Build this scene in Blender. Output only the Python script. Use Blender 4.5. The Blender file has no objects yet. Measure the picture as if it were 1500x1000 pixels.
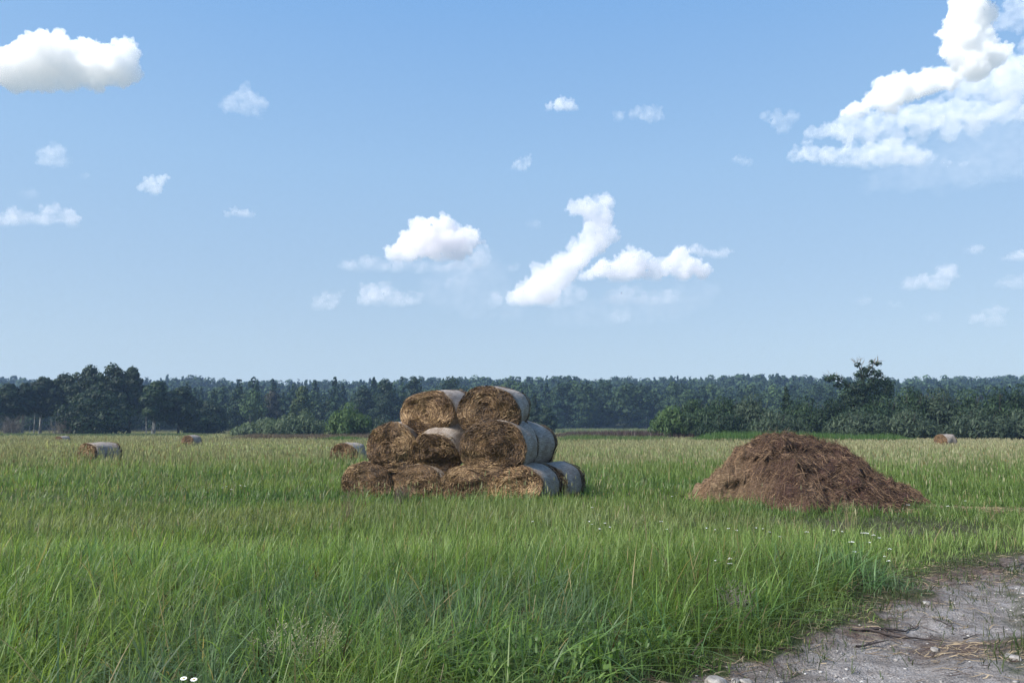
import bpy, math, random
import numpy as np
from mathutils import Vector, noise as mnoise

R = math.radians
scene = bpy.context.scene
col = scene.collection

# ------------------------------------------------------------------ camera
CAMH = 1.8
F = 1083.0                       # focal length in pixels of a 1500 px wide picture
PITCH = math.atan2(124.0, F)     # horizon lies at row 624 of 1000
cam_d = bpy.data.cameras.new("camera")
cam_d.sensor_width = 36.0
cam_d.lens = F / 1500.0 * 36.0
cam_d.clip_start = 0.05
cam_d.clip_end = 60000.0
cam = bpy.data.objects.new("camera", cam_d)
cam.location = (0, 0, CAMH)
cam.rotation_euler = (math.pi / 2 + PITCH, 0, 0)
col.objects.link(cam)
scene.camera = cam
cp, sp = math.cos(PITCH), math.sin(PITCH)


def ray(px, py):
    dx, dy = (px - 750.0) / F, (500.0 - py) / F
    return Vector((dx, cp - sp * dy, sp + cp * dy))


def at(px, py, Y):
    """the world point a photograph pixel shows at forward distance Y"""
    d = ray(px, py)
    return Vector((0, 0, CAMH)) + d * (Y / d.y)


def on_ground(px, py, z=0.0):
    d = ray(px, py)
    return Vector((0, 0, CAMH)) + d * ((z - CAMH) / d.z)


# ------------------------------------------------------------------ small helpers
def tag(o, label=None, cat=None, group=None, kind=None):
    if label: o["label"] = label
    if cat: o["category"] = cat
    if group: o["group"] = group
    if kind: o["kind"] = kind
    return o


def mesh_from(name, V, faces, loops_total=None, smooth=False):
    """V (n,3) array; faces = list of arrays, each (m,k) of vertex indices"""
    me = bpy.data.meshes.new(name)
    V = np.asarray(V, np.float32)
    me.vertices.add(len(V))
    me.vertices.foreach_set("co", V.ravel())
    li = np.concatenate([np.asarray(f, np.int32).ravel() for f in faces])
    tot = np.concatenate([np.full(len(f), np.asarray(f).shape[1], np.int32) for f in faces])
    st = np.concatenate([[0], np.cumsum(tot)[:-1]]).astype(np.int32)
    me.loops.add(len(li))
    me.loops.foreach_set("vertex_index", li)
    me.polygons.add(len(tot))
    me.polygons.foreach_set("loop_start", st)
    me.polygons.foreach_set("loop_total", tot)
    if smooth:
        me.polygons.foreach_set("use_smooth", np.ones(len(tot), bool))
    me.update(calc_edges=True)
    me.validate(verbose=False)
    return me


def set_col(me, C, name="col"):
    a = me.attributes.new(name, "FLOAT_COLOR", "POINT")
    C = np.asarray(C, np.float32)
    a.data.foreach_set("color", np.concatenate([C, np.ones((len(C), 1), np.float32)], 1).ravel())


def set_float(me, X, name):
    a = me.attributes.new(name, "FLOAT", "POINT")
    a.data.foreach_set("value", np.asarray(X, np.float32))


def link(name, me, mat=None, parent=None):
    o = bpy.data.objects.new(name, me)
    col.objects.link(o)
    if mat is not None and len(me.materials) == 0:
        me.materials.append(mat)
    if parent is not None:
        o.parent = parent
    return o


def empty(name, loc, rz=0.0):
    o = bpy.data.objects.new(name, None)
    o.empty_display_size = 0.3
    o.location = loc
    o.rotation_euler = (0, 0, rz)
    col.objects.link(o)
    return o


class NT:
    """tiny wrapper to write node trees briefly"""
    def __init__(self, name):
        self.m = bpy.data.materials.new(name)
        self.m.use_nodes = True
        self.t = self.m.node_tree
        self.t.nodes.clear()
        self.out = self.n("ShaderNodeOutputMaterial")

    def n(self, kind, **kw):
        nd = self.t.nodes.new(kind)
        for k, v in kw.items():
            if k.startswith("i_"):
                key = k[2:]
                key = int(key) if key.isdigit() else key.replace("_", " ")
                s = nd.inputs[key]
                if hasattr(v, "is_output"):
                    self.t.links.new(v, s)
                else:
                    s.default_value = v
            else:
                setattr(nd, k, v)
        return nd

    def l(self, a, b):
        self.t.links.new(a, b)

    def math(self, op, a, b=None, clamp=False):
        nd = self.n("ShaderNodeMath", operation=op, use_clamp=clamp)
        for i, v in enumerate((a, b)):
            if v is None: continue
            if hasattr(v, "is_output"): self.l(v, nd.inputs[i])
            else: nd.inputs[i].default_value = v
        return nd.outputs[0]

    def ramp(self, fac, stops, interp="LINEAR"):
        nd = self.n("ShaderNodeValToRGB")
        nd.color_ramp.interpolation = interp
        e = nd.color_ramp.elements
        while len(e) < len(stops): e.new(0.5)
        for el, (p, c) in zip(e, stops):
            el.position = p
            el.color = c if len(c) == 4 else (*c, 1)
        self.l(fac, nd.inputs[0])
        return nd.outputs[0]

    def noise(self, vec, scale, detail=4, rough=0.55, dist=0.0):
        nd = self.n("ShaderNodeTexNoise")
        nd.inputs["Scale"].default_value = scale
        nd.inputs["Detail"].default_value = detail
        nd.inputs["Roughness"].default_value = rough
        nd.inputs["Distortion"].default_value = dist
        if vec is not None: self.l(vec, nd.inputs["Vector"])
        return nd.outputs[0]

    def mix(self, fac, a, b, blend="MIX"):
        nd = self.n("ShaderNodeMix", data_type="RGBA", blend_type=blend)
        for i, v in ((0, fac), (6, a), (7, b)):
            s = nd.inputs[i]
            if hasattr(v, "is_output"): self.l(v, s)
            elif i == 0: s.default_value = v
            else: s.default_value = (*v, 1) if len(v) == 3 else v
        return nd.outputs[2]


def sstep(a, b, x):
    t = np.clip((np.asarray(x, float) - a) / (b - a), 0, 1)
    return t * t * (3 - 2 * t)


def vnoise(x, y, seed=0):
    """smooth value noise in numpy, 0..1"""
    x = np.asarray(x, float); y = np.asarray(y, float)
    xi, yi = np.floor(x).astype(np.int64), np.floor(y).astype(np.int64)
    fx, fy = x - xi, y - yi
    fx, fy = fx * fx * (3 - 2 * fx), fy * fy * (3 - 2 * fy)

    def h(a, b):
        n = (a * 374761393 + b * 668265263 + seed * 974711) & 0x7FFFFFFF
        n = ((n ^ (n >> 13)) * 1274126177) & 0x7FFFFFFF
        n = n ^ (n >> 16)
        return (n & 0xFFFFF) / float(0xFFFFF)
    return (h(xi, yi) * (1 - fx) + h(xi + 1, yi) * fx) * (1 - fy) + (h(xi, yi + 1) * (1 - fx) + h(xi + 1, yi + 1) * fx) * fy


def fbm(x, y, oct=4, seed=0, gain=0.5):
    s, a, tot = 0.0, 1.0, 0.0
    for i in range(oct):
        s = s + a * vnoise(x * 2 ** i, y * 2 ** i, seed + i * 17)
        tot += a
        a *= gain
    return s / tot


# ------------------------------------------------------------------ light and sky
EXPO, SKY_STR = 1.05, 0.12
SUN_EL, SUN_AZ = R(42), R(-118)          # azimuth measured from the view direction, clockwise
sun_dir = Vector((math.sin(SUN_AZ) * math.cos(SUN_EL), math.cos(SUN_AZ) * math.cos(SUN_EL), math.sin(SUN_EL)))
sd = bpy.data.lights.new("sun", "SUN")
sd.energy = 4.0
sd.angle = R(24)
sd.color = (1.0, 0.95, 0.88)
so = bpy.data.objects.new("sun", sd)
so.rotation_euler = (-sun_dir).to_track_quat("-Z", "Y").to_euler()
so.location = sun_dir * 500
col.objects.link(so)

w = bpy.data.worlds.new("World")
scene.world = w
w.use_nodes = True
wt = w.node_tree
wt.nodes.clear()
wo = wt.nodes.new("ShaderNodeOutputWorld")
bg = wt.nodes.new("ShaderNodeBackground")
sky = wt.nodes.new("ShaderNodeTexSky")
sky.sky_type = "NISHITA"
sky.sun_disc = False
sky.sun_elevation = SUN_EL
sky.sun_rotation = SUN_AZ
sky.air_density = 1.0
sky.dust_density = 0.6
sky.ozone_density = 1.6
bg.inputs["Strength"].default_value = SKY_STR
tcw = wt.nodes.new("ShaderNodeTexCoord")
sxyz = wt.nodes.new("ShaderNodeSeparateXYZ")
wt.links.new(tcw.outputs["Generated"], sxyz.inputs[0])
rmp = wt.nodes.new("ShaderNodeValToRGB")           # clear summer air: paler towards the horizon
els = rmp.color_ramp.elements
SKY = [(0.0, (.470, .575, .655)), (.10, (.435, .560, .680)), (.20, (.385, .545, .725)), (.33, (.335, .540, .795)), (.52, (.215, .445, .810)), (1.0, (.12, .30, .70))]
while len(els) < len(SKY): els.new(0.5)
for el, (p, c) in zip(els, SKY):
    el.position = p
    el.color = (*c, 1)
wt.links.new(sxyz.outputs[2], rmp.inputs[0])
gain = wt.nodes.new("ShaderNodeVectorMath")
gain.operation = "SCALE"
gain.inputs[3].default_value = 1.0 / (SKY_STR * 2 ** EXPO)
wt.links.new(rmp.outputs[0], gain.inputs[0])
mixs = wt.nodes.new("ShaderNodeMix")
mixs.data_type = "RGBA"
mixs.inputs[0].default_value = 0.85
wt.links.new(sky.outputs[0], mixs.inputs[6])
wt.links.new(gain.outputs[0], mixs.inputs[7])
wt.links.new(mixs.outputs[2], bg.inputs[0])
wt.links.new(bg.outputs[0], wo.inputs[0])

vs = scene.view_settings
vs.view_transform = "Standard"
vs.look = "None"
vs.gamma = 1.0
vs.exposure = EXPO
vs.use_curve_mapping = False
cy = scene.cycles
cy.max_bounces = 24
cy.diffuse_bounces = 3
cy.glossy_bounces = 2
cy.transmission_bounces = 3
cy.transparent_max_bounces = 16
cy.volume_bounces = 24
cy.volume_max_steps = 256
cy.use_denoising = True
cy.denoising_prefilter = "FAST"
cy.sample_clamp_indirect = 6.0

DO_CLOUDS, DO_GRASS, DO_HAZE, HAZE = True, True, True, 0.0003
# ------------------------------------------------------------------ clouds
def cloud_mat(name, dens, scale, lo, hi, fade, tint=(1, 1, 1)):
    m = NT(name)
    tc = m.n("ShaderNodeTexCoord")
    nz = m.noise(tc.outputs["Object"], scale, 4, 0.6)
    mr = m.n("ShaderNodeMapRange", interpolation_type="SMOOTHSTEP")
    m.l(nz, mr.inputs[0])
    mr.inputs[1].default_value, mr.inputs[2].default_value = lo, hi
    mr.inputs[3].default_value, mr.inputs[4].default_value = 0.08, 1.0
    sx = m.n("ShaderNodeSeparateXYZ")
    m.l(tc.outputs["Object"], sx.inputs[0])
    mb = m.n("ShaderNodeMapRange", interpolation_type="SMOOTHSTEP")     # the flat underside thins out
    m.l(sx.outputs[2], mb.inputs[0])
    mb.inputs[1].default_value, mb.inputs[2].default_value = 0.0, fade
    mb.inputs[3].default_value, mb.inputs[4].default_value = 0.0, 1.0
    d = m.math("MULTIPLY", m.math("MULTIPLY", mr.outputs[0], mb.outputs[0]), dens)
    v = m.n("ShaderNodeVolumePrincipled")
    v.inputs["Color"].default_value = (*tint, 1)
    v.inputs["Anisotropy"].default_value = 0.0
    m.l(d, v.inputs["Density"])
    m.l(v.outputs[0], m.out.inputs["Volume"])
    return m.m


_ico = {}
def ico(sub):
    if sub not in _ico:
        import bmesh
        bm = bmesh.new()
        bmesh.ops.create_icosphere(bm, subdivisions=sub, radius=1.0)
        bm.verts.ensure_lookup_table()
        _ico[sub] = (np.array([v.co[:] for v in bm.verts]), np.array([[v.index for v in f.verts] for f in bm.faces]))
        bm.free()
    return _ico[sub]


def make_cloud(label, circles, alt, k, base=None, lobes=(16, 0.42, 7, 0.42), seed=1, thin=False, flat=0.9, lohi=(0.3, 0.6), nsc=5.0, rough=1.0):
    """circles are (column, row, radius) in photograph pixels; alt = height of the cloud base in metres"""
    rng = random.Random(seed)
    cx = sum(c[0] for c in circles) / len(circles)
    yb = base if base else max(c[1] + c[2] for c in circles)
    d = ray(cx, yb)
    Y = alt / d.z * d.y                                 # forward distance
    u = Y / F / cp                                      # metres per pixel
    org = at(cx, yb, Y)
    S = []

    def clump(c, r, lev):
        S.append((c, r))
        if lev >= 2: return
        n = lobes[0] if lev == 0 else lobes[2]
        for i in range(n):
            v = Vector((rng.gauss(0, 1), rng.gauss(0, 1) , rng.gauss(0.35, 1))).normalized()
            rr = r * (lobes[1] if lev == 0 else lobes[3]) * rng.uniform(0.6, 1.15)
            if rr < 1.1 * u: continue
            clump(c + v * (r * rng.uniform(0.7, 0.98)), rr, lev + 1)
    full = list(circles)
    for i, (x0, y0, r0) in enumerate(circles):          # neighbouring billows run into each other
        for (x1, y1, r1) in circles[i + 1:]:
            dd = math.hypot(x1 - x0, y1 - y0)
            if dd < 1.35 * (r0 + r1) and dd > 0.4 * (r0 + r1):
                full.append(((x0 + x1) / 2, (y0 + y1) / 2 + 0.12 * (r0 + r1) / 2, 0.82 * min(r0, r1)))
    for (x, y, r) in full:
        p = at(x, y, Y + rng.uniform(-0.5, 0.5) * r * u * 1.2)
        clump(p - org, r * u * (1.15 if thin else 1.0), 0)
    Vs, Fs, n0 = [], [], 0
    for c, r in S:
        iv, fi = ico(2 if r > 4 * u else 1)
        Vs.append(iv * r + np.array(c[:]))
        Fs.append(fi + n0)
        n0 += len(iv)
    V = np.concatenate(Vs)
    me = mesh_from("cloud_raw", V, [np.concatenate(Fs)])
    tmp = bpy.data.objects.new("tmp", me)
    col.objects.link(tmp)
    md = tmp.modifiers.new("r", "REMESH")
    md.mode = "VOXEL"
    md.voxel_size = max(u * 1.1, 0.004 * float(np.ptp(V[:, 0])))
    dg = bpy.context.evaluated_depsgraph_get()
    m2 = bpy.data.meshes.new_from_object(tmp.evaluated_get(dg))
    bpy.data.objects.remove(tmp)
    bpy.data.meshes.remove(me)
    n = len(m2.vertices)
    co = np.empty(n * 3, np.float32)
    m2.vertices.foreach_get("co", co)
    nr = np.empty(n * 3, np.float32)
    m2.vertices.foreach_get("normal", nr)
    co = co.reshape(-1, 3).astype(float); nr = nr.reshape(-1, 3)
    # billows and a ragged edge
    a = np.array([abs(mnoise.noise(Vector(p) / (u * 8.0) + Vector((seed, 0, 0)))) * 5.5 + abs(mnoise.noise(Vector(p) / (u * 3.6))) * 2.6
                  + mnoise.noise(Vector(p) / (u * 26.0)) * 4.0 - 2.2 for p in co])
    co += nr * (a * u * rough)[:, None]
    # flat underside
    zb = 0.0
    low = co[:, 2] < zb + 3 * u
    co[low, 2] = zb + 3 * u + (co[low, 2] - zb - 3 * u) * (1 - flat)
    m2.vertices.foreach_set("co", co.astype(np.float32).ravel())
    m2.update()
    o = link("cloud", m2, cloud_mat("cloud_vapour", k / u, nsc / (60 * u), *lohi, fade=14 * u, tint=(.968, .948, .955) if (base or 0) > 300 else (1, .996, .988)))  # low clouds: duller tint paints in the dimming by distant hazy air
    o.location = org
    tag(o, label, "cloud", "clouds in the summer sky")
    return o


CL = [
 # label, circles, altitude, optical depth per pixel, base row
 ("big bright cumulus with a flat base, cut off by the picture's left side",
  [(5,98,30),(40,88,28),(75,84,33),(110,92,31),(140,92,30),(165,95,26),(186,78,20),(193,108,14),(20,118,18),(60,115,20),(100,115,20),(140,115,18),(180,116,14),(-40,95,36),(-80,100,30)], 1000, .22, 139),
 ("thin ragged wisp right of the big left cumulus",
  [(340,150,13),(362,138,11),(370,153,14),(386,155,9),(352,158,10),(376,162,9)], 1250, .028, 180),
 ("faint small puff below the big left cumulus",
  [(70,232,11),(85,226,12),(97,236,8),(78,240,8)], 1300, .035, 250),
 ("tiny pale scrap beside the faint puff at left", [(120,261,4),(126,257,4)], 1300, .05, 265),
 ("small bright comma shaped puff in the left sky",
  [(207,277,6),(222,270,10),(236,264,9),(224,280,8),(232,275,8)], 1150, .09, 290),
 ("dim round smudge of cloud above the long low left cloud", [(38,286,9),(48,283,7)], 1300, .02, 295),
 ("long low bumpy cloud reaching in from the left side",
  [(-20,322,12),(0,322,10),(25,320,11),(50,322,11),(72,318,12),(98,318,12),(85,308,6),(109,320,7)], 1100, .05, 334),
 ("small flat loaf shaped cloud left of centre", [(333,314,6),(345,312,8),(358,312,8),(369,314,6)], 1150, .07, 322),
 ("small bright oval cloud high near the middle", [(806,157,7),(820,153,10),(834,153,10),(843,157,7)], 1050, .12, 166),
 ("thin streaky veil right of the bright oval cloud", [(908,170,6),(930,170,9),(948,166,11),(962,168,10),(972,173,6)], 1150, .035, 181),
 ("small slanting puff below the bright oval cloud", [(757,246,7),(765,242,8),(773,238,7)], 1150, .06, 256),
 ("little pale puff left of the towering cloud", [(1077,236,6),(1087,237,7),(1098,239,5)], 1150, .06, 245),
 ("thin hooked wisp above the little pale puff", [(1136,174,10),(1149,184,10),(1158,176,9),(1120,170,6),(1147,192,8)], 1200, .028, 200),
 ("heaped cumulus left of centre with a bright rounded crown",
  [(578,372,14),(598,357,19),(622,346,22),(648,345,22),(674,352,20),(692,352,15),(656,327,9),(617,330,10),(632,326,7),(592,346,8),(570,364,8),(686,340,9),(640,332,10),(638,367,18),(668,370,16),(600,372,12),(700,342,7)], 1100, .16, 388),
 ("flat grey shelf under the heaped cumulus left of centre",
  [(508,390,9),(530,388,11),(555,390,11),(585,390,12),(615,391,12),(645,394,12),(672,396,12),(690,390,14),(705,380,14)], 1080, .03, 402),
 ("pale torn patch hanging under the grey shelf", [(542,432,14),(560,434,14),(582,438,13),(605,440,11)], 1150, .045, 452),
 ("faint puff left of the pale torn patch", [(468,448,11),(484,442,11),(494,437,8)], 1150, .035, 458),
 ("slim slanting scrap right of the grey shelf", [(662,416,8),(675,410,8),(686,401,7)], 1150, .035, 424),
 ("leaning cloud tower with a knobbly head near the middle",
  [(755,436,14),(772,432,20),(795,428,24),(808,408,20),(790,405,14),(828,394,22),(820,410,16),(850,374,20),(872,358,18),(858,350,12),(892,344,15),(884,324,17),(866,310,18),(845,305,13),(838,304,8),(886,296,13),(874,288,7),(862,296,10),(784,390,6),(903,350,7)], 1150, .1, 452),
 ("dim veil at the foot of the leaning cloud tower", [(815,438,15),(835,436,14),(850,430,10),(725,440,10)], 1180, .03, 455),
 ("broad lumpy cumulus right of the leaning cloud tower",
  [(853,406,7),(866,402,10),(884,392,15),(902,399,14),(910,382,9),(925,382,18),(932,396,17),(955,392,13),(948,378,8),(975,395,14),(998,379,16),(992,368,8),(1006,368,6),(1015,391,15),(1031,398,12),(960,403,11),(1000,403,11),(912,404,12)], 1100, .14, 416),
 ("small tail cloud at the right tip of the broad lumpy cumulus", [(1018,364,8),(1032,372,8),(1047,373,8),(1062,369,9),(1074,368,6)], 1120, .08, 382),
 ("thin patch under the broad lumpy cumulus", [(895,436,11),(908,437,12),(920,438,13),(932,438,13),(946,438,13),(960,438,12),(980,436,12)], 1180, .03, 450),
 ("faint round puff below the thin patch", [(903,466,10),(916,462,9)], 1200, .025, 478),
 ("small faint scrap left of the leaning cloud tower", [(748,396,7),(756,390,6)], 1200, .03, 404),
 ("barely visible smudge left of the knobbly tower head", [(774,331,6),(785,328,7)], 1250, .02, 338),
 ("towering bright cumulus head in the upper right",
  [(1392,72,16),(1410,92,20),(1436,78,26),(1458,82,18),(1408,55,22),(1425,40,20),(1444,22,16),(1400,30,16),(1412,8,20),(1430,-10,24),(1428,108,16),(1380,50,10)], 1000, .25, 140),
 ("bright billowing shoulder below the towering cumulus head",
  [(1276,147,12),(1292,138,18),(1312,134,22),(1332,128,20),(1358,122,20),(1382,116,18),(1402,112,14),(1300,156,12),(1310,162,8),(1244,166,11),(1255,162,12)], 1000, .2, 176),
 ("long pale shelf of cloud under the bright shoulder",
  [(1188,196,9),(1208,192,10),(1230,188,13),(1252,182,16),(1280,184,14),(1310,176,16),(1340,170,16),(1372,166,16),(1405,164,16),(1440,164,16),(1475,162,15),(1510,162,15),(1545,164,15),(1240,204,9),(1275,204,11),(1312,202,13),(1350,198,13),(1390,194,13),(1430,188,12)], 1020, .06, 219),
 ("lowest pale bank of the big right hand cloud",
  [(1165,228,10),(1188,224,12),(1215,226,13),(1245,228,14),(1275,228,17),(1303,224,19),(1330,228,17),(1352,234,13),(1385,240,7),(1410,242,5)], 1000, .06, 249),
 ("grey shaded mass behind the towering cumulus head",
  [(1415,130,18),(1440,122,20),(1470,118,26),(1505,112,28),(1540,110,30),(1480,142,18),(1510,70,14)], 1120, .045, 160),
 ("thin grey veil in the top right corner", [(1465,32,12),(1490,30,16),(1520,28,16),(1480,6,10),(1510,0,14)], 1250, .035, 52),
 ("very faint broad veil under the big right hand cloud",
  [(1290,262,20),(1330,255,26),(1375,245,32),(1420,235,36),(1465,225,38),(1510,215,40),(1400,195,26),(1450,185,30),(1500,175,34)], 1150, .0045, 300),
 ("very faint broad veil around the foot of the two middle clouds",
  [(640,425,24),(675,410,28),(700,395,26),(720,420,26),(690,445,22),(745,455,20)], 1200, .004, 475),
 ("very faint low veil under the broad lumpy cumulus", [(820,470,16),(860,462,20),(905,455,22),(950,455,22),(995,445,22),(1030,430,18)], 1230, .0035, 485),
 ("pale three lobed puff low in the right sky", [(1335,416,8),(1350,413,10),(1370,414,13),(1388,404,13),(1394,394,7)], 1180, .05, 428),
 ("little oval puff above the three lobed puff", [(1420,370,7),(1430,366,8),(1437,362,5)], 1180, .06, 376),
 ("bright little wedge of cloud cut by the picture's right side", [(1474,380,6),(1485,378,8),(1498,374,9),(1512,374,9)], 1150, .08, 386),
 ("dim puff below the bright little wedge", [(1466,418,7),(1482,412,10),(1497,414,11)], 1200, .035, 426),
 ("faint ragged puff lowest in the right sky", [(1428,468,8),(1448,464,9),(1460,460,11),(1462,470,10)], 1200, .032, 482),
 ("barely visible oval smudge low in the right sky", [(1260,445,6),(1270,441,7)], 1200, .025, 453),
 ("faint dash of cloud beside the oval smudge", [(1305,448,6),(1316,447,5)], 1200, .02, 455),
 ("dim lowest smudge under the three lobed puff", [(1355,468,6),(1370,465,8)], 1200, .02, 476),
]
if DO_CLOUDS:
    for i, (lab, cs, alt, k, base) in enumerate(CL):
        thin = k < 0.07
        make_cloud(lab, cs, alt, k * (0.72 if thin else 0.45), base, seed=i + 3, thin=thin, lobes=(9, 0.55, 4, 0.5) if thin else (16, 0.42, 7, 0.42),
                   lohi=(0.33, 0.72) if thin else (0.22, 0.5), nsc=4.5 if thin else 5.0, rough=1.2 if thin else 1.35)
# ------------------------------------------------------------------ ground
TE = np.array([[1.0, -2.0], [-0.6, 3.0], [0.45, 4.2]] + [[p.x, p.y] for p in (on_ground(*q) for q in
     [(1030, 1000), (1090, 972), (1165, 945), (1235, 916), (1268, 893), (1335, 868), (1352, 846), (1415, 829), (1500, 811)])]
     + [[10.5, 11.6], [20, 13.0], [60, 15.0]])
TE = TE[np.argsort(TE[:, 1])]


def x_edge(y):
    return np.interp(y, TE[:, 1], TE[:, 0])


def track_sd(x, y):
    """metres into the dirt track (positive) from its grassy left edge, ragged"""
    rag = (fbm(x * 1.1, y * 1.1, 3, 5) - 0.5) * 0.9 + (fbm(x * 5, y * 5, 2, 9) - 0.5) * 0.35
    slope = np.interp(y, [3, 5, 7, 9, 10.5, 12], [.75, .75, .72, .62, .5, .35])
    s = (np.asarray(x) - x_edge(y)) * slope
    return np.minimum(s, 3.9 - s) + rag                  # both verges


def worn(x, y):
    """trampled, thinly grown ground between the track and the heap, 0..1"""
    a = sstep(0.0, 1.0, 1 - np.hypot((x - 6.9) / 3.6, (y - 13.2) / 2.4)) * 1.6
    b = np.exp(-(np.clip(x_edge(y) - x, 0, 9) / 0.7) ** 2) * (y > 7.0)
    c = sstep(0, .6, 1 - np.hypot((x - 10.5) / 2.5, (y - 15.8) / 0.5))
    return np.clip(np.maximum(np.maximum(a, b * 0.8), c) * (0.1 + 1.2 * fbm(x * .9, y * .9, 3, 77)), 0, 1)


def middle_strip(x, y):
    """the grown ridge between the wheel ruts"""
    c = x_edge(y) + np.interp(y, [4, 5.2, 6, 6.9, 8, 9, 10], [3.4, 2.7, 2.0, 1.65, 1.35, .95, .6])
    return np.exp(-((x - c) / 0.26) ** 2) * (fbm(x * 1.3, y * 1.3, 3, 31) > 0.42)


def zg(x, y):
    x = np.asarray(x, float); y = np.asarray(y, float)
    z = (fbm(x * .25, y * .25, 3, 2) - .5) * .10 * np.clip(1.2 - y / 60, 0, 1)
    sd = track_sd(x, y)
    tr = sstep(-.3, .4, sd) * (y < 14)
    z = z * (1 - tr * .7) - .05 * tr
    near = (y < 22) & (y > 2)
    z = z + near * ((fbm(x * 4, y * 4, 3, 8) - .5) * .055 + (fbm(x * 13, y * 13, 3, 4) - .5) * .034)
    rut = np.exp(-((sd - .75) / .35) ** 2) + np.exp(-((sd - 2.4) / .35) ** 2)
    z = z - tr * rut * .06
    # the wooded rise beyond the field
    px = 750 + 1083 * x / np.maximum(y, 200)
    roll = np.interp(px, [-400, 0, 200, 300, 450, 560, 700, 830, 960, 1100, 1250, 1330, 1500, 1900], [1.0, 1.12, 1.05, .98, .88, .98, 1.08, 1.05, .92, 1.1, .97, .91, 1.0, 1.1])
    hill = roll * 26.0 * sstep(300, 660, y + 0.05 * x) * (0.93 + .22 * (fbm(x / 160 + 7.3, y / 400, 3, 12) - .5))
    return z + hill


def axis_coords(fine0, fine1, step, lo, hi, g=1.13):
    mid = np.arange(fine0, fine1, step)
    up, s, c = [], step, fine1
    while c < hi:
        up.append(c); s *= g; c += s
    dn, s, c = [], step, fine0 - step
    while c > lo:
        dn.append(c); s *= g; c -= s
    return np.concatenate([[lo], dn[::-1], mid, up, [hi]])


gx = axis_coords(-1.0, 10.0, .045, -1500, 1500)
gy = axis_coords(4.4, 12.5, .045, -300, 1600, 1.10)
GX, GY = np.meshgrid(gx, gy)
GZ = zg(GX, GY)
nx, ny = len(gx), len(gy)
idx = np.arange(nx * ny).reshape(ny, nx)
quads = np.stack([idx[:-1, :-1], idx[:-1, 1:], idx[1:, 1:], idx[1:, :-1]], -1).reshape(-1, 4)
gme = mesh_from("ground", np.stack([GX, GY, GZ], -1).reshape(-1, 3), [quads], smooth=True)
dirt_mask = sstep(-.12, .22, track_sd(GX, GY)) * (GY < 14) * (1 - .55 * middle_strip(GX, GY))
set_float(gme, dirt_mask.ravel(), "dirt")
set_float(gme, worn(GX, GY).ravel(), "worn")
SDG = track_sd(GX, GY)
set_float(gme, np.clip(np.exp(-((SDG - .05) / .32) ** 2) * .75 + .8 * np.exp(-(((GX - 3.95) / .8) ** 2 + ((GY - 6.45) / .38) ** 2)) + .7 * np.exp(-(((GX - 5.7) / 1.6) ** 2 + ((GY - 9.5) / .7) ** 2)) + .4 * sstep(.6, .75, fbm(GX * .9, GY * 1.5, 3, 19)), 0, 1).ravel(), "litter")

m = NT("ground_soil")
tc = m.n("ShaderNodeTexCoord")
P = tc.outputs["Object"]
a_d = m.n("ShaderNodeAttribute", attribute_name="dirt").outputs["Fac"]
a_w = m.n("ShaderNodeAttribute", attribute_name="worn").outputs["Fac"]
n1 = m.noise(P, 1.3, 5, .6)
n2 = m.noise(P, 9, 5, .65)
n3 = m.noise(P, 60, 3, .6)
mp = m.n("ShaderNodeMapping"); mp.inputs["Scale"].default_value = (.8, 1.3, 1)
mp.inputs["Rotation"].default_value = (0, 0, R(-25))
m.l(P, mp.inputs[0])
n4 = m.noise(mp.outputs[0], 2.2, 5, .65)
dirt = m.ramp(n4, [(.28, (.135, .121, .110)), (.43, (.225, .211, .202)), (.56, (.292, .278, .272)), (.75, (.355, .343, .340))])
fine = m.ramp(n3, [(.32, (.38, .36, .34)), (.46, (.90, .89, .88)), (.60, (1.08, 1.07, 1.06)), (.72, (1.35, 1.34, 1.32))])
dirt = m.mix(1.0, dirt, fine, "MULTIPLY")
stain = m.ramp(n2, [(.40, (1, 1, 1)), (.66, (.70, .65, .62))])
dirt = m.mix(.8, dirt, stain, "MULTIPLY")
a_l = m.n("ShaderNodeAttribute", attribute_name="litter").outputs["Fac"]
lit = m.ramp(m.noise(mp.outputs[0], 16, 5, .7), [(.3, (.045, .030, .026)), (.5, (.105, .078, .066)), (.66, (.19, .155, .125)), (.78, (.30, .26, .20))])
lf = m.n("ShaderNodeMapRange", interpolation_type="SMOOTHSTEP"); m.l(m.math("ADD", a_l, m.math("MULTIPLY", m.math("SUBTRACT", n2, .5), 1.1)), lf.inputs[0]); lf.inputs[1].default_value = .3; lf.inputs[2].default_value = 1.05
dirt = m.mix(lf.outputs[0], dirt, lit)
far = m.noise(P, .05, 4, .6)
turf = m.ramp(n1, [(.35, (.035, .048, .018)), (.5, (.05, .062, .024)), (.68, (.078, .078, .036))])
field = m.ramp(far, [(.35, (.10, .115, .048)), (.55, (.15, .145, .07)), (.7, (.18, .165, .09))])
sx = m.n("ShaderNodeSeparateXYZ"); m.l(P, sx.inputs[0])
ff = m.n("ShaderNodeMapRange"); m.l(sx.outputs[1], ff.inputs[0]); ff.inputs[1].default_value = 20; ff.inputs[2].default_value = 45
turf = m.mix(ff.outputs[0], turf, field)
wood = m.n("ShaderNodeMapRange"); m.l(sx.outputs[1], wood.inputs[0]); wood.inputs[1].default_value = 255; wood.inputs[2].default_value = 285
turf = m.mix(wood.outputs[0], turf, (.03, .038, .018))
mud = m.ramp(n2, [(.35, (.042, .038, .024)), (.55, (.075, .070, .042)), (.75, (.14, .125, .08))])
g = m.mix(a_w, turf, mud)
edge = m.math("ADD", a_d, m.math("MULTIPLY", m.math("SUBTRACT", n2, .5), .9), clamp=True)
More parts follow.
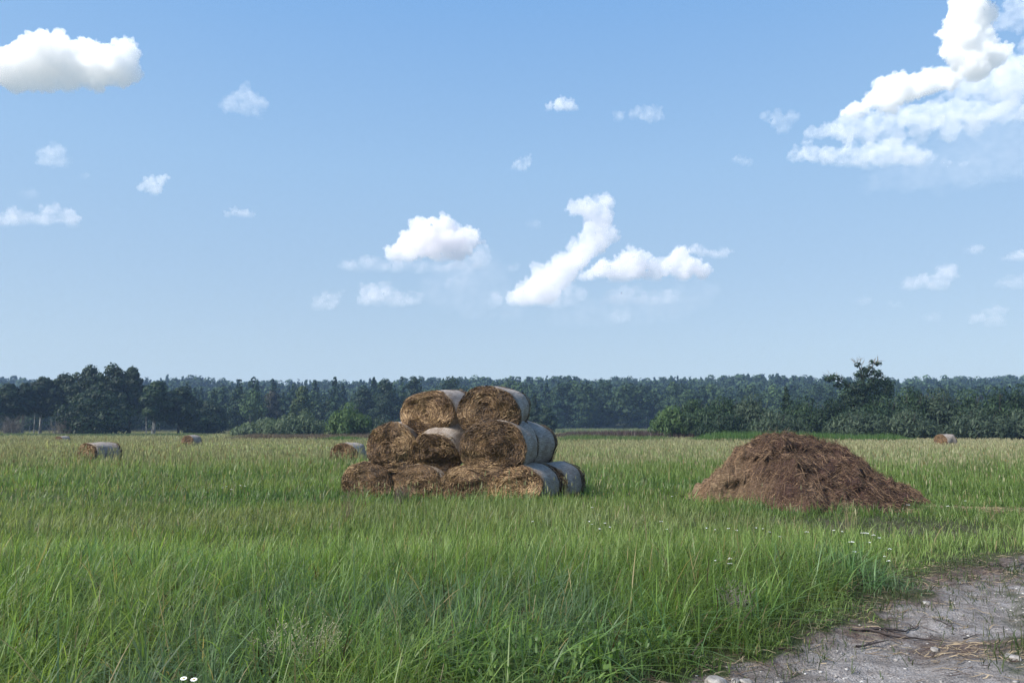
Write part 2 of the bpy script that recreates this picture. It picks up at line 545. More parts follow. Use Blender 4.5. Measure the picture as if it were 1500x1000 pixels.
dm = m.n("ShaderNodeMapRange", interpolation_type="SMOOTHSTEP"); m.l(edge, dm.inputs[0]); dm.inputs[1].default_value = .25; dm.inputs[2].default_value = .7
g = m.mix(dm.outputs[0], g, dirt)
bs = m.n("ShaderNodeBsdfPrincipled", i_Roughness=.95)
bs.inputs["Specular IOR Level"].default_value = .15
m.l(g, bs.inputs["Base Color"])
bp = m.n("ShaderNodeBump"); bp.inputs["Strength"].default_value = 1.0; bp.inputs["Distance"].default_value = .035
m.l(m.math("ADD", n3, m.math("MULTIPLY", n2, 1.5)), bp.inputs["Height"])
m.l(bp.outputs[0], bs.inputs["Normal"])
m.l(bs.outputs[0], m.out.inputs[0])
ground = link("ground", gme, m.m)
tag(ground, "flat grassy field rising to a wooded slope, with a bare dirt track", "ground", kind="structure")


# ------------------------------------------------------------------ plant materials
def leaf_mat(name, trans=.35, rough=.6, spec=.25):
    m = NT(name)
    at_ = m.n("ShaderNodeAttribute", attribute_name="col")
    b = m.n("ShaderNodeBsdfPrincipled", i_Roughness=rough)
    b.inputs["Specular IOR Level"].default_value = spec
    m.l(at_.outputs["Color"], b.inputs["Base Color"])
    t = m.n("ShaderNodeBsdfTranslucent")
    m.l(m.mix(1.0, at_.outputs["Color"], (1.25, 1.25, .75), "MULTIPLY"), t.inputs[0])
    x = m.n("ShaderNodeMixShader", i_0=trans)
    m.l(b.outputs[0], x.inputs[1]); m.l(t.outputs[0], x.inputs[2])
    m.l(x.outputs[0], m.out.inputs[0])
    return m.m


M_GRASS = leaf_mat("grass_blades", .5, .45, .35)
M_SEED = leaf_mat("dry_seed_heads", .4, .8, .1)
M_LEAF = leaf_mat("tree_leaves", .3, .6, .2)
M_STRAW = leaf_mat("straw_stalks", .15, .65, .25)


def blades(x, y, z, H, W, C, rng, nseg=3, lean=.35, bend=.6, wind=0.0, tip=None):
    """curved tapering ribbons; returns V, [quads, tris], C"""
    n = len(x)
    th = rng.uniform(0, 2 * np.pi, n)
    dx, dy = np.cos(th) + wind, np.sin(th)
    fa = th + rng.uniform(-.8, .8, n) + np.pi / 2
    fx, fy = np.cos(fa), np.sin(fa)
    le = np.abs(rng.normal(0, lean, n)); be = np.abs(rng.normal(0, bend, n))
    rows = []
    for k in range(nseg + 1):
        t = k / nseg
        off = (le * t + be * t * t) * H
        hh = H * (t - .38 * np.minimum(be, 1.7) * t ** 2.2)
        px, py, pz = x + dx * off * .8, y + dy * off * .8, z + hh
        if k == nseg:
            rows.append(np.stack([px, py, pz], -1)[:, None])
        else:
            w = W * (1 - .75 * t ** 1.7) * .5 * (0.75 + .5 * min(1, t * 3))
            rows.append(np.stack([np.stack([px - fx * w, py - fy * w, pz], -1), np.stack([px + fx * w, py + fy * w, pz], -1)], 1))
    V = np.concatenate(rows, 1)
    k = V.shape[1]
    b = (np.arange(n) * k)[:, None]
    q = np.concatenate([b + np.array([2 * i, 2 * i + 1, 2 * i + 3, 2 * i + 2]) for i in range(nseg - 1)]) if nseg > 1 else np.zeros((0, 4), int)
    t_ = b + np.array([2 * nseg - 2, 2 * nseg - 1, 2 * nseg])
    tt = np.concatenate([np.repeat(np.arange(nseg) / nseg, 2), [1.0]])
    Cc = C[:, None, :] * np.ones((1, k, 1))
    if tip is not None:
        Cc = Cc * (1 - (tt ** 2)[None, :, None] * .5) + tip[:, None, :] * (tt ** 2)[None, :, None] * .5
    return V.reshape(-1, 3), q, t_, Cc.reshape(-1, 3)


class Bag:
    def __init__(self):
        self.V, self.Q, self.T, self.C, self.n = [], [], [], [], 0

    def add(self, V, q, t, C):
        self.V.append(V); self.C.append(C)
        if len(q): self.Q.append(np.asarray(q) + self.n)
        if len(t): self.T.append(np.asarray(t) + self.n)
        self.n += len(V)

    def build(self, name, mat, parent=None):
        fs = []
        if self.Q: fs.append(np.concatenate(self.Q))
        if self.T: fs.append(np.concatenate(self.T))
        me = mesh_from(name, np.concatenate(self.V), fs)
        set_col(me, np.concatenate(self.C))
        return link(name, me, mat, parent)


def sample(n, d0, d1, rng, power=0.0, half=.74, pad=3.0):
    """points in the wedge of field one can see, density falling as distance**power"""
    e = 2 + power
    u = rng.uniform(0, 1, n)
    d = (d0 ** e + u * (d1 ** e - d0 ** e)) ** (1 / e) if abs(e) > 1e-6 else d0 * (d1 / d0) ** u
    x = rng.uniform(-1, 1, n) * (half * d + pad)
    return x, d


def clear_of(x, y):
    """False under the bales and the heap"""
    ok = np.ones(len(x), bool)
    for (cx, cy, hx, hy, a) in FOOT:
        c, s = math.cos(a), math.sin(a)
        u, v = (x - cx) * c + (y - cy) * s, -(x - cx) * s + (y - cy) * c
        ok &= ~((np.abs(u) < hx) & (np.abs(v) < hy))
    for (cx, cy, rx, ry) in OVAL:
        ok &= ~(((x - cx) / rx) ** 2 + ((y - cy) / ry) ** 2 < 1)
    return ok


def lerp3(a, b, t):
    return np.asarray(a)[None] * (1 - t[:, None]) + np.asarray(b)[None] * t[:, None]


GREEN, FRESH, BLUE_G, OLIVE, TAN = (.108, .174, .042), (.185, .258, .085), (.095, .158, .090), (.200, .238, .108), (.320, .318, .200)


def field_colour(x, y, rng):
    """what the sward itself looks like from place to place"""
    n = len(x)
    a = fbm(x * .22, y * .22, 3, 41); b = fbm(x * .6 + 9, y * .6, 3, 43); c = rng.uniform(0, 1, n)
    C = lerp3(GREEN, FRESH, np.clip((b - .35) * 1.6 + (c - .5) * .7, 0, 1))
    lt = np.exp(-((y - (10.6 + .10 * x + 1.2 * (a - .5))) / 1.3) ** 2)            # fine pale grass behind the tall front stand
    C = C * (1 - lt[:, None] * .75) + np.array(FRESH)[None] * lt[:, None] * .85
    ol = np.exp(-((y - (13.6 + 1.6 * (a - .5))) / 1.5) ** 2) * (.35 + .9 * b) * (x < 5)
    C = C * (1 - ol[:, None] * .8) + np.array(OLIVE)[None] * ol[:, None] * .8
    bl = sstep(.54, .66, fbm(x * .5 + 3, y * .5, 3, 47)) * (y < 9.5)
    C = C * (1 - bl[:, None] * .8) + np.array(BLUE_G)[None] * bl[:, None] * .8
    dk = np.exp(-((y - 17.6 - 2 * (a - .5)) / 1.5) ** 2) * sstep(3, -3, x) + .8 * sstep(.55, .68, fbm(x * .16 + 4, y * .45, 3, 57)) * (y > 15)
    C = C * (1 - .55 * np.clip(dk, 0, 1)[:, None]) + np.array((.065, .135, .050))[None] * .55 * np.clip(dk, 0, 1)[:, None]
    br = .2 * sstep(.58, .7, fbm(x * .2 + 14, y * .6, 3, 58)) * (y > 11)
    C = C * (1 - br[:, None]) + np.array((.200, .198, .112))[None] * br[:, None]
    f = sstep(24, 46, y + 12 * (fbm(x * .06, y * .09, 3, 51) - .5))
    dry = np.clip(f * (.30 + .9 * fbm(x * .05, y * .12, 3, 53)) + (c - .5) * .35 * f, 0, 1)
    C = C * (1 - dry[:, None]) + lerp3(OLIVE, TAN, np.clip(c * .9 + .12, 0, 1)) * dry[:, None]
    return C * (rng.uniform(.62, 1.35, n) + (rng.uniform(0, 1, n) < .10) * .35)[:, None]


def field_height(x, y):
    a = fbm(x * .3, y * .3, 3, 61)
    h = np.interp(y, [4, 7, 8.5, 9.6, 11, 13, 15, 18, 22, 30, 40, 60, 90, 250], [.33, .40, .40, .30, .24, .28, .25, .22, .30, .40, .38, .28, .22, .22])
    h = h * (.50 + 1.0 * a)
    sd = track_sd(x, y)
    h = h * np.where(y < 14, sstep(.35, -1.3, sd) * .85 + .15, 1.0)
    return h * (1 - .7 * worn(x, y))


FOOT, OVAL = [], []
# ------------------------------------------------------------------ hay bales
m = NT("weathered_hay")
tc = m.n("ShaderNodeTexCoord")
P = tc.outputs["Object"]
mp = m.n("ShaderNodeMapping"); mp.inputs["Scale"].default_value = (1, .35, 1.0); m.l(P, mp.inputs[0])
n1 = m.noise(mp.outputs[0], 14, 6, .7, 2.2)
n2 = m.noise(P, 3.0, 3, .6, .6)
c = m.ramp(n1, [(.26, (.022, .014, .009)), (.40, (.062, .040, .023)), (.55, (.120, .076, .042)), (.68, (.22, .145, .075)), (.8, (.34, .235, .125))])
c = m.mix(.75, c, m.ramp(n2, [(.32, (.50, .44, .42)), (.5, (1, .96, .92)), (.68, (1.2, 1.12, 1.0))]), "MULTIPLY")
b = m.n("ShaderNodeBsdfPrincipled", i_Roughness=.85); b.inputs["Specular IOR Level"].default_value = .15
m.l(c, b.inputs["Base Color"])
bp = m.n("ShaderNodeBump"); bp.inputs["Strength"].default_value = 1.0; bp.inputs["Distance"].default_value = .03
m.l(n1, bp.inputs["Height"]); m.l(bp.outputs[0], b.inputs["Normal"]); m.l(b.outputs[0], m.out.inputs[0])
M_HAY = m.m

m = NT("pale_net_wrap")
tc = m.n("ShaderNodeTexCoord")
P = tc.outputs["Object"]
at_ = m.n("ShaderNodeAttribute", attribute_name="uvw").outputs["Vector"]       # (turn, length, 0)
mp = m.n("ShaderNodeMapping"); mp.inputs["Scale"].default_value = (2.6, 11, 1); m.l(at_, mp.inputs[0])
n1 = m.noise(mp.outputs[0], 5, 6, .72, .5)
mp2 = m.n("ShaderNodeMapping"); mp2.inputs["Scale"].default_value = (18, 1.2, 1); m.l(at_, mp2.inputs[0])
n2 = m.noise(mp2.outputs[0], 3, 5, .65)
n3 = m.noise(P, 2.4, 4, .6)
s_ = m.math("ADD", m.math("MULTIPLY", n1, .5), m.math("MULTIPLY", n2, .5))
c = m.ramp(s_, [(.39, (.085, .060, .040)), (.46, (.19, .152, .120)), (.55, (.34, .298, .252)), (.66, (.52, .48, .42))])
c = m.mix(.8, c, m.ramp(n3, [(.35, (.62, .56, .52)), (.55, (1, 1, 1)), (.7, (1.12, 1.12, 1.12))]), "MULTIPLY")
b = m.n("ShaderNodeBsdfPrincipled", i_Roughness=.6); b.inputs["Specular IOR Level"].default_value = .3
m.l(c, b.inputs["Base Color"])
bp = m.n("ShaderNodeBump"); bp.inputs["Strength"].default_value = .8; bp.inputs["Distance"].default_value = .02
m.l(s_, bp.inputs["Height"]); m.l(bp.outputs[0], b.inputs["Normal"]); m.l(b.outputs[0], m.out.inputs[0])
M_NET = m.m


def bale_deform(V, dh, dv, L, pitch, seed, sag):
    """from a unit roll (radius 1, length 1 along y) to a slumped, lumpy, tilted bale standing on z = 0"""
    V = np.array(V, float)
    r = np.hypot(V[:, 0], V[:, 2])
    lump = np.array([mnoise.noise(Vector((p[0] * 1.3 + seed, p[1] * 2.2, p[2] * 1.3))) * .10 + mnoise.noise(Vector((p[0] * 4 + seed, p[1] * 5, p[2] * 4))) * .03 for p in V])
    k = 1 + lump * np.clip(r, .3, 1)
    X, Z = V[:, 0] * k, V[:, 2] * k
    low = np.clip(-Z - .45, 0, 1)
    Z = Z + low * sag                                      # sagged underside
    X = X * (1 + .22 * sag * (1 - Z) * .5)
    top = np.clip(Z - .7, 0, 1)
    Z = Z - top * .18
    Y = V[:, 1] + lump * .9 * (np.abs(V[:, 1]) > .4)
    X, Y, Z = X * dh / 2, Y * L, Z * dv / 2
    c, s = math.cos(pitch), math.sin(pitch)
    Y, Z = Y * c - Z * s, Y * s + Z * c
    return np.stack([X, Y, Z], -1)


def ring_surface(prof, seg):
    """lathe about y: prof = list of (radius, y); end points with radius 0 become poles"""
    V, Q, T = [], [], []
    t = np.linspace(0, 2 * np.pi, seg, endpoint=False)
    for r, y in prof:
        V.append(np.stack([np.cos(t) * r, np.full(seg, y), np.sin(t) * r], -1))
    V = np.concatenate(V)
    for i in range(len(prof) - 1):
        a = np.arange(seg); b_ = (a + 1) % seg
        Q.append(np.stack([i * seg + a, i * seg + b_, (i + 1) * seg + b_, (i + 1) * seg + a], -1))
    return V, np.concatenate(Q)


def build_bale(name_label, group, dh, dv, L=1.2, pitch=0.0, seed=1, sag=.35, strands=1000, warm=1.0, cover=(.07, .07), seg=72):
    rng = np.random.default_rng(seed)
    root = empty("hay_bale", (0, 0, 0))
    tag(root, name_label, "hay bale", group)
    # hay core: a roll with bulging, ragged ends
    prof = [(.002, -.545)] + [(r, -.5 - .045 * (1 - r ** 2)) for r in np.linspace(.12, .93, 12)] + [(.965, -.497), (.985, -.482)]
    prof += [(.99, y) for y in np.linspace(-.46, .46, 14)]
    prof += [(r, -y) for r, y in reversed([q for q in prof[:15]])]
    V, Q = ring_surface(prof, seg)
    # ragged relief on both ends
    e = np.abs(V[:, 1]) > .48
    rel = np.array([mnoise.fractal(Vector((p[0] * 5 + seed, p[2] * 5, seed)), .8, 2.1, 4) for p in V])
    V[:, 1] += np.where(e, np.sign(V[:, 1]) * rel * .022, 0)
    core = mesh_from("hay_core", bale_deform(V, dh, dv, L, pitch, seed, sag), [Q], smooth=True)
    link("hay_core", core, M_HAY, root)
    # net wrap: a closed thin sleeve a finger proud of the hay
    y0, y1 = -.5 + cover[0], .5 - cover[1]
    ys = np.linspace(y0, y1, 16)
    prof = [(.985, y0 + .002)] + [(1.012, y) for y in ys] + [(.985, y1 - .002)]
    V, Q = ring_surface(prof, seg)
    turn = np.tile(np.linspace(0, 1, seg, endpoint=False), len(prof))
    along = V[:, 1].copy()
    rag = (vnoise(turn * 24, turn * 0 + seed, seed) - .5) * .035
    V[:, 1] += np.where(V[:, 1] < y0 + .01, rag, 0) + np.where(V[:, 1] > y1 - .01, rag[::-1], 0)
    net = mesh_from("net_wrap", bale_deform(V, dh, dv, L, pitch, seed, sag), [Q], smooth=True)
    a = net.attributes.new("uvw", "FLOAT_VECTOR", "POINT")
    tri = np.abs(turn * 2 - 1) * 3
    a.data.foreach_set("vector", np.stack([tri + seed * 1.7, along + seed, turn * 0], -1).astype(np.float32).ravel())
    link("net_wrap", net, M_NET, root)
    # stalks: rolled round the axis, lying on the two ends and fraying past the rim
    bag = Bag()
    n = strands
    side = np.where(rng.uniform(0, 1, n) < .72, -1.0, 1.0)
    rr = np.sqrt(rng.uniform(.0, 1.08, n)) * 1.0
    th = rng.uniform(0, 2 * np.pi, n)
    ln = rng.uniform(.08, .42, n) * (1.0 + (rng.uniform(0, 1, n) < .1) * 1.2)
    dirr = np.where(rng.uniform(0, 1, n) < .68, rng.normal(0, .28, n), rng.uniform(-1.5, 1.5, n))   # angle off the tangent
    K = 5
    pts = []
    cx_, cz_ = rr * np.cos(th), rr * np.sin(th)
    ang = th + np.pi / 2 + dirr
    for k in range(K):
        t = (k / (K - 1) - .5)
        aa = ang + t * ln * 1.6
        px = cx_ + np.cos(aa) * ln * t; pz = cz_ + np.sin(aa) * ln * t
        q = np.hypot(px, pz)
        over = np.clip(q - .985, 0, None)
        px, pz = px * np.where(q > 1.03, 1.03 / q, 1), pz * np.where(q > 1.03, 1.03 / q, 1)
        q = np.minimum(q, 1.0)
        py = .5 + .045 * (1 - q ** 2) + .012 + .012 * np.sin(k * 1.7 + th * 5) - over * .3
        pts.append(np.stack([px, side * py, pz], -1))
    pts = np.stack(pts, 1)
    wv = rng.uniform(.003, .0095, n) * 1.1 / (dh / 2)
    d = pts[:, -1] - pts[:, 0]
    d /= np.linalg.norm(d, axis=1)[:, None] + 1e-6
    perp = np.stack([-d[:, 2], rng.uniform(-.5, .5, n), d[:, 0]], -1)
    tap = np.array([.5, 1, 1, .9, .35])
    A = pts[:, :, None, :] + perp[:, None, None, :] * (wv[:, None, None, None] * tap[None, :, None, None]) * np.array([-1, 1])[None, None, :, None]
    V = A.reshape(-1, 3)
    bidx = (np.arange(n) * 2 * K)[:, None]
    q = np.concatenate([bidx + np.array([2 * i, 2 * i + 1, 2 * i + 3, 2 * i + 2]) for i in range(K - 1)])
    pick = rng.uniform(0, 1, n)
    patch = fbm(cx_ * 1.6 + seed, cz_ * 1.6 + 3, 2, seed)
    v = np.clip(pick ** 1.3 * .85 + (patch - .5) * 1.1, 0, 1)
    C = lerp3((.050, .031, .019), (.17, .105, .055), np.clip(v * 2, 0, 1)) * (v < .5)[:, None] + lerp3((.16, .095, .046), (.42, .285, .155), np.clip(v * 2 - 1, 0, 1)) * (v >= .5)[:, None]
    C = C * np.array((1, 1, 1)) * warm
    bag.add(bale_deform(V, dh, dv, L, pitch, seed, sag), q, [], np.repeat(C, 2 * K, 0))
    # loose hay caught on the wrap near both rims
    n = strands // 4
    th = rng.uniform(0, 2 * np.pi, n); yy = np.where(rng.uniform(0, 1, n) < .6, -1, 1) * (.5 - np.abs(rng.normal(.01, .06, n)))
    ln, an = rng.uniform(.05, .22, n), rng.normal(0, .7, n)
    pts = np.stack([np.stack([np.cos(th + t * ln * np.cos(an)) * (1.022 + .02 * abs(t)), yy + t * ln * np.sin(an) * .8, np.sin(th + t * ln * np.cos(an)) * (1.022 + .02 * abs(t))], -1) for t in np.linspace(-.5, .5, K)], 1)
    rad_ = pts / np.linalg.norm(pts[:, :, [0, 2]], axis=2)[:, :, None]
    side_ = np.stack([-np.sin(th) * np.sin(an), np.cos(an), np.cos(th) * np.sin(an)], -1)
    wv = rng.uniform(.003, .008, n) / (dh / 2)
    A = pts[:, :, None, :] + side_[:, None, None, :] * (wv[:, None, None, None] * tap[None, :, None, None]) * np.array([-1, 1])[None, None, :, None]
    q = np.concatenate([(np.arange(n) * 2 * K)[:, None] + np.array([2 * i, 2 * i + 1, 2 * i + 3, 2 * i + 2]) for i in range(K - 1)])
    C = lerp3((.07, .045, .028), (.34, .24, .14), rng.uniform(0, 1, n)) * warm
    bag.add(bale_deform(A.reshape(-1, 3), dh, dv, L, pitch, seed, sag), q, [], np.repeat(C, 2 * K, 0))
    st = bag.build("straw_stalks", M_STRAW, root)
    st["kind"] = "stuff"
    return root


TH = R(23)                                             # the rolls' axes run away from the camera to the right
AX = Vector((math.sin(TH), math.cos(TH), 0))
ANCH = at(636, 667, 18.3)
PG = "old round hay bales piled in the stack"


def face_point(px, py, off):
    d = ray(px, py); o = Vector((0, 0, CAMH))
    t = ((ANCH - o).dot(AX) + off) / d.dot(AX)
    return o + d * t


# label, face centre px, face width px, face height px, set back m, yaw, pitch, sag, warm, bottom row?
PILE = [
 ("slumped brown bale at the left end of the stack's bottom row", 536, 699, 70, 60, .00, 0, 0, .42, .80, True),
 ("flattened brown bale in the bottom row, under the two left bales of the middle row", 608, 702, 86, 60, .05, 3, 0, .5, .75, True),
 ("flattened bottom row bale, mostly hidden under the big right bale of the middle row", 686, 702, 88, 62, .02, -2, 0, .5, .85, True),
 ("tan faced bale at the bottom row's right front end, its grey wrapped side showing", 752, 699, 84, 66, .0, 2, 0, .42, 1.15, True),
 ("bottom row bale lying behind the tan faced one, showing only its grey wrapped side", 0, 0, 68, 60, 1.34, 5, 0, .42, 1.0, True),
 ("brown bale at the left end of the stack's middle row", 572, 657, 70, 75, .06, -3, 3, .18, .95, False),
 ("narrow bale in the centre of the middle row, tilted with its pale wrapped top showing", 637, 666, 68, 66, .10, 4, 25, .12, 1.0, False),
 ("largest bale, at the front right of the middle row", 722, 657, 100, 82, -.05, -6, 3, .16, .85, False),
 ("grey wrapped bale behind the largest bale of the middle row, its brown far rim showing", 0, 0, 76, 76, 1.28, 4, 0, .2, 1.0, False),
 ("left one of the two bales on top of the stack", 626, 606, 82, 66, .32, 2, 5, .12, 1.1, False),
 ("right one of the two bales on top of the stack, darker and higher", 714, 604, 92, 76, .22, -7, 3, .12, .72, False),
]
prev = None
for i, (lab, cx, cy_, wpx, hpx, off, yaw, pit, sag, warm, bottom) in enumerate(PILE):
    if cx == 0:                                        # in line with the roll before it
        fp = prev_face + prev_ax * off + Vector((prev_ax.y, -prev_ax.x, 0)) * (.16 if bottom else .05)
        if not bottom: fp.z -= .02
    else:
        fp = face_point(cx, cy_, off)
    ppm = F / fp.y
    rel = TH + R(yaw) - math.atan2(fp.x, fp.y)
    dv = hpx / ppm
    dh = wpx / ppm / math.cos(rel) * .94
    L = 1.22
    th = TH + R(yaw)
    ax = Vector((math.sin(th) * math.cos(R(pit)), math.cos(th) * math.cos(R(pit)), math.sin(R(pit))))
    root = build_bale(lab, PG, dh, dv * 1.04, L, R(pit), 11 + i, sag, 1900, warm, cover=(.06, .15 if cx == 0 else .11))
    c = fp + ax * (L / 2)
    zc = dv / 2 * (1 - .55 * sag) - .03 if bottom else c.z
    c = Vector((c.x, c.y, zc))
    # the Empty stands at the bale's lowest point
    lowz = min(v.co.z for v in root.children[0].data.vertices)
    for ch in root.children:
        ch.data.transform(__import__("mathutils").Matrix.Translation((0, 0, -lowz)))
    root.location = (c.x, c.y, c.z + lowz)
    root.rotation_euler = (0, 0, -th)
    if cx != 0:
        prev_face, prev_ax = fp, Vector((math.sin(th), math.cos(th), 0))
    if bottom:
        FOOT.append((c.x, c.y, dh / 2 * .98, L / 2 * .98, -th))

LONE = [
 # label, column, row of the top, diameter px, yaw, visible squash
 ("lone bale in the field, far left, its pale flank towards us", 147, 654, 41, 58, "left"),
 ("lone round bale standing just left of the stack", 512, 652, 40, 27, "x"),
 ("small distant bale, pale side up, left of centre", 281, 644, 20, 40, "x"),
 ("tiny faded bale at the far left edge of the meadow", 92, 641, 15, 50, "x"),
 ("distant bale by the willow bushes at right", 1384, 637, 21, 40, "x"),
]
LG = "single bales left lying in the field"
for i, (lab, px, ty, dpx, yaw, _) in enumerate(LONE):
    Y = F * 1.22 / dpx
    top = at(px, ty, Y)
    root = build_bale(lab, LG, 1.25, 1.25, 1.2, 0, 40 + i, .2, 700 if dpx > 30 else 250, 1.0, seg=48)
    gz = float(zg(top.x, top.y))
    lowz = min(v.co.z for v in root.children[0].data.vertices)
    for ch in root.children:
        ch.data.transform(__import__("mathutils").Matrix.Translation((0, 0, -lowz)))
    root.location = (top.x, top.y, max(gz - (.04, .04, .15, .5, .04)[i], min(gz + .3, top.z - 1.19)))
    root.rotation_euler = (0, 0, -(math.atan2(top.x, top.y) + R(yaw)))
    FOOT.append((top.x, top.y, .5, .5, -R(yaw)))

# ------------------------------------------------------------------ heap of old straw and dung
HY = 17.3                                              # the heap's middle line
HP = [(at(px, py, HY).x, at(px, py, HY).z) for px, py in
      [(1024, 731), (1032, 721), (1042, 706), (1048, 694), (1068, 678), (1086, 658), (1104, 647), (1122, 640), (1142, 637.5), (1165, 640), (1185, 645), (1205, 648.5),
       (1222, 650), (1240, 659), (1252, 672), (1268, 689), (1286, 700), (1303, 711), (1322, 712.5), (1338, 718), (1350, 731), (1362, 740)]]
HPX, HPZ = np.array([p[0] for p in HP]), np.array([max(0, p[1]) for p in HP])
FRONT = [(at(px, 700, HY).x, on_ground(px, py).y - HY) for px, py in [(1005, 733), (1060, 738), (1105, 748), (1140, 754), (1175, 753), (1215, 753), (1255, 753), (1295, 751), (1330, 744), (1360, 742)]]
FX, FD = np.array([p[0] for p in FRONT]), np.array([-p[1] for p in FRONT])


def heap_z(x, y):
    """height of the heap's surface above the ground"""
    H = np.interp(x, HPX, HPZ)
    H = H + (fbm(x * 2.3 + 1, x * 0 + 2.5, 3, 211) - .5) * .16 * np.clip(H, 0, 1)
    H = (H + np.interp(x - .08, HPX, HPZ) + np.interp(x + .08, HPX, HPZ)) / 3
    d = np.interp(x, FX, FD)
    v = y - HY
    f = np.clip(-v / np.maximum(d, .2), 0, 1.3)
    b_ = np.clip(v / 1.9, 0, 1.3)
    t = np.where(v < 0, f, b_)
    s = np.clip(1 - t ** 1.5, -0.2, 1)
    n1 = fbm(x * 1.5 + 5, y * 1.5, 3, 201) - .5
    n2 = fbm(x * 4.5, y * 4.5, 3, 202) - .5
    n3 = fbm(x * 13, y * 13, 3, 203) - .5
    band = np.clip(s * 3, 0, 1) * np.clip(H * 2, .15, 1)
    return H * s + band * (n1 * .55 * sstep(.05, .4, t) + (fbm(x * 2.6 + 3, y * 2.6, 2, 204) - .5) * .34 * sstep(.02, .3, t) + (np.abs(n2) * -.55 + .07) + n3 * .13 - .02)


hx = np.linspace(HPX[0] - .2, HPX[-1] + .2, 300)
hy_ = np.linspace(HY - 2.6, HY + 2.2, 240)
HX, HYY = np.meshgrid(hx, hy_)
HZ = heap_z(HX, HYY)
ov = fbm(HX * 2.2, HZ * 5, 3, 207) - .5
HYD = HYY - ov * .34 * np.clip(HZ * 2, 0, 1)              # overhanging layers
HZ2 = np.maximum(HZ, -.12)
idx = np.arange(HX.size).reshape(HX.shape)
Q = np.stack([idx[:-1, :-1], idx[:-1, 1:], idx[1:, 1:], idx[1:, :-1]], -1).reshape(-1, 4)
keepq = (HZ2.ravel()[Q] > -.1).any(1)
used = np.unique(Q[keepq])
remap = -np.ones(HX.size, int); remap[used] = np.arange(len(used))
hme = mesh_from("dung_heap", np.stack([HX, HYD, HZ2], -1).reshape(-1, 3)[used], [remap[Q[keepq]]], smooth=True)
pale = np.clip(sstep(1.9, .3, HX - HPX[0]) + sstep(.75, .3, HPX[-1] - HX) * .6, 0, 1) * .9
pale = np.clip(pale + .35 * sstep(.5, .7, fbm(HX * .9, HYY * .9 + HZ, 3, 209)) * sstep(3.4, 1.5, HX - HPX[0]), 0, 1)
set_float(hme, pale.ravel()[used], "pale")
m = NT("rotting_straw")
P = m.n("ShaderNodeTexCoord").outputs["Object"]
pa = m.n("ShaderNodeAttribute", attribute_name="pale").outputs["Fac"]
mp = m.n("ShaderNodeMapping"); mp.inputs["Scale"].default_value = (.5, 1, 1.5); m.l(P, mp.inputs[0])
n1 = m.noise(mp.outputs[0], 13, 6, .7, 1.5)
n2 = m.noise(P, 1.7, 4, .6)
dark = m.ramp(n1, [(.3, (.010, .005, .004)), (.45, (.034, .018, .015)), (.58, (.070, .038, .030)), (.72, (.14, .085, .062))])
lite = m.ramp(n1, [(.3, (.05, .032, .02)), (.48, (.14, .095, .058)), (.7, (.30, .215, .13))])
c = m.mix(m.math("ADD", pa, m.math("MULTIPLY", m.math("SUBTRACT", n2, .5), 1.3), clamp=True), dark, lite)
b = m.n("ShaderNodeBsdfPrincipled", i_Roughness=.85); b.inputs["Specular IOR Level"].default_value = .2
m.l(c, b.inputs["Base Color"])
bp = m.n("ShaderNodeBump"); bp.inputs["Strength"].default_value = 1.0; bp.inputs["Distance"].default_value = .05
m.l(n1, bp.inputs["Height"]); m.l(bp.outputs[0], b.inputs["Normal"]); m.l(b.outputs[0], m.out.inputs[0])
heap_root = empty("dung_heap", (float(HPX[8]), HY, 0))
tag(heap_root, "broad dark brown heap of rotting straw and dung on the grass", "dung heap")
ho = link("heap_body", hme, m.m, heap_root)
ho.matrix_parent_inverse = heap_root.matrix_world.inverted()
hme.transform(__import__("mathutils").Matrix.Translation((-float(HPX[8]), -HY, 0)))

rng = np.random.default_rng(91)
n = 15000
x = rng.uniform(HPX[0], HPX[-1], n)
y = HY + rng.uniform(-2.2, .7, n)
z = heap_z(x, y)
k = (z > .02)
x, y, z = x[k], y[k], z[k]; n = len(x)
e = .03
gxx, gyy = (heap_z(x + e, y) - heap_z(x - e, y)) / (2 * e), (heap_z(x, y + e) - heap_z(x, y - e)) / (2 * e)
ang = np.where(rng.uniform(0, 1, n) < .5, rng.normal(0, .5, n), rng.uniform(-3.1, 3.1, n))
ln = rng.uniform(.06, .26, n) * (1 + (rng.uniform(0, 1, n) < .06) * 1.0)
oy = -(fbm(x * 2.2, z * 5, 3, 207) - .5) * .34 * np.clip(z * 2, 0, 1)
pts = []
for kk in range(4):
    t = kk / 3 - .5
    a_ = ang + t * rng.normal(0, .5, n)
    px, py = x + np.cos(a_) * ln * t, y + np.sin(a_) * ln * t * .6
    pz = z + (px - x) * np.clip(gxx, -2, 2) + (py - y) * np.clip(gyy, -2.5, 2.5) + .012 + .02 * rng.uniform(0, 1, n)
    pts.append(np.stack([px, py + oy - .012, pz], -1))
pts = np.stack(pts, 1)
wv = rng.uniform(.003, .0085, n)
perp = np.stack([-np.sin(ang) * .4, np.zeros(n), np.ones(n)], -1)
A = pts[:, :, None, :] + perp[:, None, None, :] * (wv[:, None, None, None] * np.array([.6, 1, .9, .4])[None, :, None, None]) * np.array([-1, 1])[None, None, :, None]
bidx = (np.arange(n) * 8)[:, None]
q = np.concatenate([bidx + np.array([2 * i, 2 * i + 1, 2 * i + 3, 2 * i + 2]) for i in range(3)])
pl = np.clip(sstep(2.1, .3, x - HPX[0]) + sstep(.75, .3, HPX[-1] - x) * .8, 0, 1)
v = rng.uniform(0, 1, n) ** 1.7 * .95 + pl * .5
C = lerp3((.030, .015, .012), (.30, .195, .12), np.clip(v, 0, 1.1)) * rng.uniform(.7, 1.2, n)[:, None]
bag = Bag()
bag.add(A.reshape(-1, 3) - np.array([HPX[8], HY, 0]), q, [], np.repeat(C, 8, 0))
